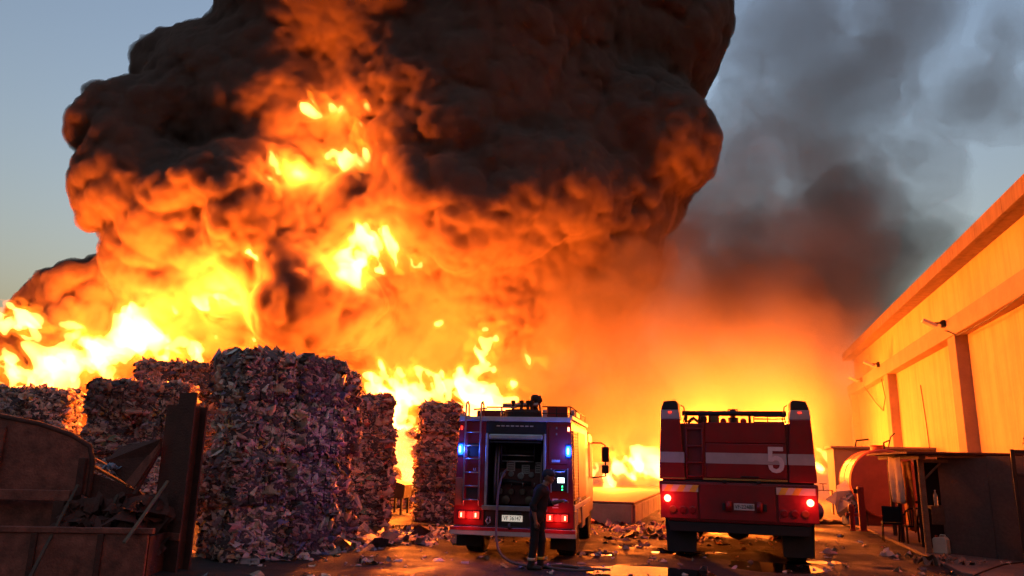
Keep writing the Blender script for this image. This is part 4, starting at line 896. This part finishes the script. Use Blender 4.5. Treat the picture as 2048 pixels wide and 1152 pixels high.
# bits lying on the apron edge
def crumple(name, label, px, py, size, n, m_, z=.02, seed=1, cat='sack'):
    r = np.random.default_rng(seed); p = gnd(px, py, z); e = thing(name, label, cat, (p[0], p[1], z))
    o = flake_obj('folds', r.normal(0, 1, (n, 3))*np.array([size, size*.6, size*.12])+np.array([0, 0, size*.2]), np.tile((0, 0, 1.), (n, 1)), size*1.1, r, e, spread=.3)
    o.data.materials.clear(); o.data.materials.append(m_); o['kind'] = 'stuff'; return e
crumple('crumpled_sack', 'crumpled dark sack lying on the concrete apron', 1897, 1123, .22, 26, mat('sack_brown', (.22, .15, .11), .8), .09, 3)
crumple('white_sheet', 'flattened white sheet lying on asphalt near the apron edge', 1776, 1110, .16, 8, WHITE, .03, 4, 'sheet')
crumple('white_sheet', 'small white scrap at the edge of the side puddle', 1655, 1105, .14, 6, WHITE, .03, 6, 'sheet')
tag(tb('ground_cable', smooth_path([Vector((*gnd(x, y, .09)[:2], .088)) for x, y in ((2048, 1124), (2012, 1128), (1985, 1136), (1950, 1150), (1930, 1165))], 4), .014, BLACK), 'thin black cable lying on the concrete apron', 'cable')
crumple('paper_scrap', 'pale paper scrap by the foot of the gate', 2012, 1126, .07, 5, CLOTH, .09, 8, 'scrap')
print('right side', time.time()-T0)

# ------------------------------------------------------------------ rusty skip and scrap
sp = thing('rusty_skip', 'rusty steel skip with tall curved rear plate and low front wall', 'skip', (-7.2, 12.2, 0), R(4))
MB().prism([(-2.6, 0), (1.55, 0), (1.55, .66), (-2.6, .66)], -.03, .03, 'y').build('front_wall', RUST, sp, bev=.01)
bx('top_rail', -2.6, 1.62, -.06, .06, .663, .75, RUST, sp, .012)
for x in (-2.2, -1.2, -.2, .8): bx('stiffener', x, x+.09, -.075, -.032, .0, .66, RUSTD, sp, .006)
tall = [(-2.8, 0), (.05, 0), (.06, 1.75), (-.02, 1.98), (-.35, 2.16), (-.9, 2.33), (-1.6, 2.45), (-2.8, 2.52)]
MB().prism(tall, .95, 1.0, 'y').build('rear_plate', RUST, sp, bev=.008)
tb('plate_rim', [(.09, .97, .1), (.09, .97, 1.75), (0, .97, 2.0), (-.35, .97, 2.19), (-.9, .97, 2.36), (-1.6, .97, 2.48), (-2.8, .97, 2.55)], .045, RUSTD, sp, 8)
bx('plate_rib', -.10, .02, .86, .945, 0, 1.8, RUSTD, sp, .01); bx('plate_rib', -1.5, -1.4, .88, .945, 0, 2.3, RUST, sp, .01)
bx('cross_beam', -2.7, -.05, .62, .74, 1.10, 1.27, RUST, sp, .012); bx('beam_post', -.28, -.10, .60, .72, .1, 1.098, RUSTD, sp, .01)
MB().prism([(-.06, 1.6), (.95, 1.25), (1.0, .7), (.9, .1), (0, .1)], 1.02, 1.06, 'y').build('side_flap', RUSTD, sp, bev=.006)
bx('skip_floor', -2.6, 1.5, .04, 1.2, .1, .16, RUSTD, sp); bx('end_wall', 1.5, 1.55, .07, 1.2, .0, .62, RUSTD, sp)
def beam(name, label, a, b_, w, d, m_, cat='plank', roll=0):
    a, b_ = Vector(a), Vector(b_); L_ = (b_-a).length; e = thing(name, label, cat, a)
    e.rotation_mode = 'QUATERNION'; e.rotation_quaternion = (b_-a).to_track_quat('Z', 'Y') @ Matrix.Rotation(roll, 3, 'Z').to_quaternion()
    o = MB().box(-w/2, w/2, -d/2, d/2, 0, L_).build('board', m_, e, bev=.006); return e
def A3(x, y, Y): return at(x, y, Y)
beam('timber_plank', 'long pale plank leaning out over the skip front wall', A3(248, 1086, 11.9), A3(336, 962, 12.9), .055, .03, WOOD)
beam('timber_plank', 'thin stick leaning against the curved rear plate', A3(58, 1158, 11.6), A3(156, 970, 12.95), .05, .035, WOODD)
beam('timber_plank', 'short stick standing among the scrap in the skip', A3(200, 1056, 12.6), A3(236, 990, 12.95), .05, .03, WOODD)
beam('timber_plank', 'brown batten lying along the broken lip beside the bent sheet', A3(178, 912, 13.35), A3(246, 948, 13.3), .07, .04, WOOD)
beam('timber_plank', 'dark batten sloping below the brown batten', A3(165, 920, 13.4), A3(262, 975, 13.35), .10, .04, WOODD)
beam('steel_bar', 'dark steel bar sloping down from the torn sheet corner', A3(322, 895, 13.5), A3(240, 1040, 13.0), .09, .04, RUSTD, 'bar')
beam('steel_bar', 'thin rusty bar leaning beside the upright post', A3(345, 930, 13.4), A3(285, 1060, 13.1), .07, .03, RUST, 'bar')
# bent torn sheet
bs = thing('bent_sheet', 'bent torn steel sheet with pointed corner in the skip', 'metal sheet', tuple(A3(265, 950, 13.3)))
P0 = [A3(212, 922, 13.3), A3(240, 893, 13.45), A3(322, 878, 13.1), A3(300, 912, 13.2), A3(258, 972, 13.2), A3(238, 955, 13.25)]
c0 = Vector(bs.location); mb = MB(); vv = [Vector(p)-c0 for p in P0]
mb.add(vv+[p+Vector((.01, .03, .0)) for p in vv], [(0, 1, 2, 3), (0, 3, 4, 5), (9, 8, 7, 6), (11, 10, 9, 6)]+[(i, i+6, (i+1) % 6+6, (i+1) % 6) for i in range(6)]); mb.build('sheet', RUSTD, bs)
mb = MB(); v2 = [Vector(p)-c0 for p in (A3(322, 878, 13.1), A3(322, 893, 13.15), A3(268, 975, 13.15), A3(250, 965, 13.2), A3(300, 905, 13.2))]
mb.add(v2+[p+Vector((.01, .03, 0)) for p in v2], [(0, 1, 2, 3, 4), (9, 8, 7, 6, 5)]+[(i, i+5, (i+1) % 5+5, (i+1) % 5) for i in range(5)]); mb.build('folded_edge', RUST, bs)
crumple('plastic_bag', 'bluish plastic bag caught in the skip under the bent sheet', 232, 938, .10, 14, mat('bag_blue', (.30, .33, .42), .45), 1.6, 9, 'bag').location = tuple(A3(228, 935, 13.2))
# loose scrap filling the skip
r_ = np.random.default_rng(12); n_s = 160
P = np.column_stack([r_.uniform(-7.3, -5.8, n_s), r_.uniform(12.5, 13.3, n_s), .25+.9*r_.random(n_s)])
o = flake_obj('scrap_rubble', P, np.tile((0, -.6, .8), (n_s, 1)), .3, r_, spread=.6); o.data.materials.clear(); o.data.materials.append(RUSTD); tag(o, 'jumbled rusty scrap heaped in the skip', 'scrap', kind='stuff')
# upright I-section column
b0 = gnd(350, 1141)
ip = thing('steel_column', 'tall rusty steel column standing by the big bale stack', 'column', (b0[0], b0[1], 0), R(-25))
bx('flange', -.20, .20, -.17, -.135, -.1, 2.95, RUSTD, ip, .004); bx('flange', -.16, .16, .135, .17, -.1, 2.72, RUSTD, ip, .004); bx('web', -.02, .02, -.134, .134, -.1, 2.7, RUSTD, ip, .0)
bx('side_plate', -.55, -.22, -.10, -.07, 1.2, 2.75, RUSTD, ip, .004); bx('cleat', -.22, .22, -.2, -.172, .5, .62, RUST, ip, .004)
# dark steel hopper in the gap
p = gnd(792, 1026); hp_ = thing('steel_hopper', 'dark steel bin with sloping lid in the gap of the bale stacks', 'bin', (p[0]-.15, 26.6, 0), R(-12))
MB().prism([(-.62, .55), (.62, .55), (.66, 1.0), (.05, 1.18), (-.62, 1.02)], -.4, .4, 'y').build('bin_body', DARK, hp_, bev=.02)
for x in (-.55, .03, .5):
    for y in (-.36, .3): bx('leg', x, x+.07, y, y+.07, 0, .548, DARK, hp_, .004)
print('left side', time.time()-T0)
# ------------------------------------------------------------------ fire and smoke
def vol_mat(name, alb, dens, em=None, es=0, skin=0.0, an=0.0):
    m = bpy.data.materials.new(name); m.use_nodes = True; nt = m.node_tree; nt.nodes.clear(); L = nt.links.new
    o = nt.nodes.new('ShaderNodeOutputMaterial')
    if em is None:
        pv = nt.nodes.new('ShaderNodeVolumePrincipled'); pv.inputs['Color'].default_value = (*alb, 1); pv.inputs['Density'].default_value = dens; pv.inputs['Anisotropy'].default_value = an
    else:
        pv = nt.nodes.new('ShaderNodeEmission'); pv.inputs[0].default_value = (*em, 1); pv.inputs[1].default_value = es
    L(pv.outputs[0], o.inputs['Volume'])
    if skin:
        tr = nt.nodes.new('ShaderNodeBsdfTransparent'); df = nt.nodes.new('ShaderNodeBsdfDiffuse') if em is None else nt.nodes.new('ShaderNodeEmission')
        df.inputs[0].default_value = (*(alb if em is None else em), 1)
        mx = nt.nodes.new('ShaderNodeMixShader'); mx.inputs[0].default_value = skin; L(tr.outputs[0], mx.inputs[1]); L(df.outputs[0], mx.inputs[2]); L(mx.outputs[0], o.inputs['Surface'])
    m.cycles.emission_sampling = 'NONE' if em is not None else 'AUTO'
    return m
FLAME = [  # px, py, half width, half height, distance
    (110, 735, 70, 42, 33), (200, 705, 75, 36, 33.2), (290, 672, 60, 26, 33.6), (95, 640, 46, 11, 34), (325, 622, 46, 15, 34), (440, 604, 50, 24, 34), (372, 565, 9, 26, 34), (430, 678, 42, 13, 34), (150, 785, 45, 25, 33),
    (800, 800, 75, 46, 33), (880, 782, 75, 44, 33.4), (960, 797, 62, 34, 33.4), (872, 692, 13, 22, 34), (968, 716, 30, 15, 34), (745, 757, 34, 14, 33.4), (1032, 778, 14, 24, 33), (800, 865, 36, 46, 32.4), (796, 900, 26, 40, 29.9), (180, 800, 14, 30, 31),
    (1222, 940, 58, 28, 36.5), (1290, 930, 34, 26, 37.5), (1360, 935, 60, 22, 38.5), (1480, 935, 60, 22, 39.5), (1570, 930, 40, 22, 40),
    (600, 338, 52, 21, 32.9), (695, 326, 26, 10, 33.0), (850, 335, 30, 12, 33.0), (655, 220, 12, 2, 33.4), (672, 520, 42, 15, 32.6), (745, 478, 24, 20, 32.6), (690, 545, 22, 10, 32.6)]
PUFF = [(755, 60, 290, 40), (1000, 80, 330, 42), (1250, 60, 190, 42), (600, 130, 130, 40), (620, 300, 260, 41), (900, 300, 300, 41), (1150, 300, 230, 41), (1330, 285, 105, 38), (1395, 290, 60, 36), (1250, 390, 120, 38), (1150, 470, 150, 39),
    (360, 185, 95, 38), (305, 150, 55, 39), (250, 290, 90, 36), (230, 370, 70, 35), (215, 265, 50, 36), (330, 440, 90, 35), (300, 520, 55, 35), (420, 490, 130, 36), (560, 470, 160, 37), (700, 500, 220, 40), (900, 520, 200, 40), (1030, 550, 140, 40),
    (430, 610, 150, 39.5), (600, 620, 150, 40), (800, 650, 180, 41), (610, 590, 62, 34), (700, 620, 50, 34.5), (200, 620, 55, 38), (135, 650, 42, 39), (40, 655, 60, 41), (60, 740, 100, 42), (250, 730, 160, 42), (500, 730, 150, 42), (700, 770, 160, 43),
    (780, -200, 290, 41), (1000, -200, 400, 42), (1250, -150, 200, 42), (60, 860, 100, 43), (250, 860, 120, 43), (500, 860, 150, 43), (700, 890, 160, 43), (480, 400, 60, 33.5), (430, 420, 45, 33), (1040, 420, 70, 34), (960, 450, 70, 34), (1120, 380, 70, 34.5), (860, 400, 60, 34)]
h = .15
lo, n, g = grid((-27, 28, -.6), (14.5, 45, 36), h); f = np.full(n, 6., np.float32)
PUFF = [(x+50 if x < 450 and y < 560 else (x-55 if x > 1200 and 200 < y < 620 else x), y, r*(.9 if x > 1100 and y > 200 else 1), d) for x, y, r, d in PUFF]
for px, py, r, yy in PUFF: blob(f, g, h, lo, at(px, py, yy), r/FPX*yy, 1.0)
for px, py, rx, rz, yy in FLAME+[(850, 330, 40, 16, 33.5), (470, 560, 40, 14, 33)]:
    c = at(px, py, yy); mn = min(rx, rz); r = mn/FPX*yy
    blob(f, g, h, lo, c-np.array([0, 1.5, 0]), r*1.1+.30, .7, (rx/mn, 3.5/r, rz/mn), True, .6)
f += .45
for w_, sc_, sd_ in ((2.6, [(5.0, 1.7)], 3), (1.9, [(2.3, 1.3)], 14), (1.2, [(1.05, .8)], 25), (.6, [(.5, .42)], 36), (.3, [(.3, .16)], 47)):
    mk, p = band(f, g, w_); am = 1 if w_ > 2 else .75+.55*vnoise(p/3.5, sd_+5)
    f[mk] -= billow(p, sc_, sd_)*am
plume = bpy.data.objects.new('smoke_plume', None); col.objects.link(plume)
for off, nm, mt in ((.06, 'smoke_core', vol_mat('sooty_smoke', (.36, .25, .195), 6.0, skin=.35)), (-.06, 'smoke_veil', vol_mat('thin_soot', (.36, .25, .195), 3.0))):
    f2 = f+off; close(f2); v, q = nets(f2, lo, h); quad_mesh(nm, v, q, mt, plume)
tag(plume, 'huge billowing column of black smoke lit orange by the flames', 'smoke', kind='stuff')
print('plume', len(q), time.time()-T0)
hf = .12
FLM = vol_mat('flame', (0, 0, 0), 0, (1, .25, .05), .6, skin=.02)
FLM2 = vol_mat('flame_edge', (0, 0, 0), 0, (1, .17, .008), .08)
for lo_, hi_, lab in [((-26, 30, 2.0), (-10.5, 37, 12.5), 'white-hot wall of flames behind the bale stacks under the smoke edge'), ((-8, 29.5, 0), (2.5, 37, 10.5), 'bright flames rising between the leaning stack and the ladder engine'), ((3, 34, .4), (18, 43, 5), 'low flames burning beyond the loading platform'), ((-13, 29.5, 8.5), (-3, 36, 20), 'flame tongues breaking out high in the smoke')]:
    lo, n, g = grid(lo_, hi_, hf); f = np.full(n, 6., np.float32)
    for px, py, rx, rz, yy in FLAME:
        mn = min(rx, rz); blob(f, g, hf, lo, at(px, py, yy), mn/FPX*yy, .5, (rx/mn, 1.2, rz/mn))
    mk, p = band(f, g, 1.9); p2 = p.copy(); p2[:, 2] *= .85; p2[:, 0] += .35*p[:, 2]; p2[:, 1] *= .6
    wv = np.stack([vnoise(p2/1.5, 8), vnoise(p2/1.5, 9), vnoise(p2/1.5, 10)], 1)*.4; p2 = p2+wv
    f[mk] -= .8*vnoise(p2/1.6, 5)+.85*vnoise(p2/.75, 6)+.7*vnoise(p2/.36, 7)+.25*vnoise(p2/.18, 11)-.27
    fe = bpy.data.objects.new('flames', None); col.objects.link(fe); tag(fe, lab, 'fire', kind='stuff')
    for off, nm, mt in ((.12, 'flame_core', FLM), (-.30, 'flame_fringe', FLM2)):
        f2 = f+off; close(f2); v, q = nets(f2, lo, hf); quad_mesh(nm, v, q, mt, fe)
print('flames', time.time()-T0)
# thinner drifting smoke: orange-lit haze by the warehouse, grey drifts overhead
def drift(name, label, puffs, lo_, hi_, h, mt, amps, seed, k=2.0, layers=(0, 1.6)):
    lo, n, g = grid(lo_, hi_, h); f = np.full(n, 6., np.float32)
    for px, py, r, yy in puffs: blob(f, g, h, lo, at(px, py, yy), r/FPX*yy, k)
    mk, p = band(f, g, 4.5); d = 0
    for i, (L_, A_) in enumerate(amps): d = d+A_*vnoise(p/L_, seed+i)
    f[mk] -= d; e = bpy.data.objects.new(name, None); col.objects.link(e); tag(e, label, 'smoke', kind='stuff')
    for off in layers:
        f2 = f+off; close(f2); v, q = nets(f2, lo, h); quad_mesh('smoke_layer', v, q, mt, e)
    return e
AMP = [(6, 2.6), (2.8, 1.5), (1.3, .8), (.7, .4)]
WARM = [(1130, 760, 150, 41), (1250, 680, 190, 42), (1330, 790, 220, 42), (1460, 740, 230, 43), (1580, 780, 220, 43), (1440, 600, 170, 44), (1620, 660, 150, 45), (1280, 570, 130, 43), (1520, 880, 170, 42), (1300, 880, 160, 42), (1660, 800, 130, 43), (1640, 880, 90, 38), (1740, 790, 110, 42), (1760, 900, 90, 42), (1700, 690, 110, 44), (1620, 940, 70, 36), (1540, 600, 150, 44)]
drift('drifting_smoke', 'glowing orange smoke drifting between the engines and the warehouse', WARM, (-3, 30, -.5), (29, 52, 25), .32, vol_mat('warm_haze', (.60, .54, .47), .055), AMP, 21, 2.5, (-1.0, 1.0, 3.2))
drift('drifting_smoke', 'thin brown smoke rising above the glowing haze beside the plume', [(1300, 480, 150, 45), (1400, 480, 180, 46), (1400, 380, 130, 46), (1500, 480, 180, 46), (1600, 520, 170, 46), (1500, 360, 120, 47), (1680, 480, 120, 47), (1250, 580, 150, 44), (1430, 280, 80, 47)], (0, 36, 3), (28, 55, 30), .35, vol_mat('brown_haze', (.70, .56, .45), .075), AMP, 24, 2.5, (-.6, 1.6))
drift('drifting_smoke', 'brown wisps of smoke trailing below the plume into the orange haze', [(1290, 540, 60, 35), (1240, 610, 65, 35), (1190, 670, 65, 35), (1130, 720, 60, 34.5), (1320, 470, 50, 36), (1120, 600, 70, 37), (1200, 640, 60, 37), (1100, 700, 50, 37), (1300, 560, 60, 38), (1380, 640, 50, 38), (1480, 600, 60, 39), (1560, 680, 50, 40), (1620, 600, 60, 41), (1250, 760, 50, 37), (1420, 740, 40, 38), (1180, 820, 50, 37), (1330, 480, 60, 39), (1240, 540, 60, 38), (1520, 520, 50, 41), (1600, 760, 40, 40)], (0, 32, 1), (24, 46, 22), .25, vol_mat('wisp', (.36, .29, .24), .16), [(4, 2.0), (2, 1.3), (1, .8), (.5, .4)], 28, 1.2, (0, .9))
drift('drifting_smoke', 'soft orange smoke loosening from the foot of the plume behind the ladder engine', [(1000, 690, 130, 41), (1150, 600, 110, 39.5), (1090, 640, 110, 40), (900, 800, 150, 42), (1020, 800, 110, 42), (900, 890, 150, 42), (1060, 890, 90, 42), (1210, 540, 70, 39), (1180, 690, 70, 40)], (-6, 33, -.5), (12, 47, 20), .25, vol_mat('loose_smoke', (.42, .31, .24), .28), [(4, 1.6), (2, 1.1), (1, .7), (.5, .35)], 33, 1.5, (-.5, .5, 1.4))
drift('drifting_smoke', 'grey smoke drifting across the evening sky above the warehouse', [(1500, 120, 110, 50), (1520, 330, 100, 49), (1750, 400, 80, 50), (1620, 200, 130, 51), (1600, 60, 150, 52), (1720, 180, 150, 52), (1850, 60, 120, 54), (1960, 180, 110, 54), (1660, 340, 110, 50), (1800, 300, 90, 52), (1900, 330, 70, 52), (1980, 60, 80, 55)], (10, 42, 10), (47, 62, 48), .4, vol_mat('grey_haze', (.72, .56, .48), .075), AMP, 22)
drift('drifting_smoke', 'dark smoke rolling off the far end of the warehouse roof', [(1690, 470, 60, 44), (1740, 500, 75, 44), (1800, 510, 60, 44.5), (1860, 500, 44, 45), (1680, 560, 75, 43), (1740, 590, 65, 43), (1650, 640, 60, 43), (1720, 430, 50, 45), (1700, 400, 40, 46)], (13, 37, 6), (32, 52, 25), .3, vol_mat('dark_haze', (.40, .33, .28), .12), AMP, 23, 1.5)
bpy.context.view_layer.update()
print('done', time.time()-T0)
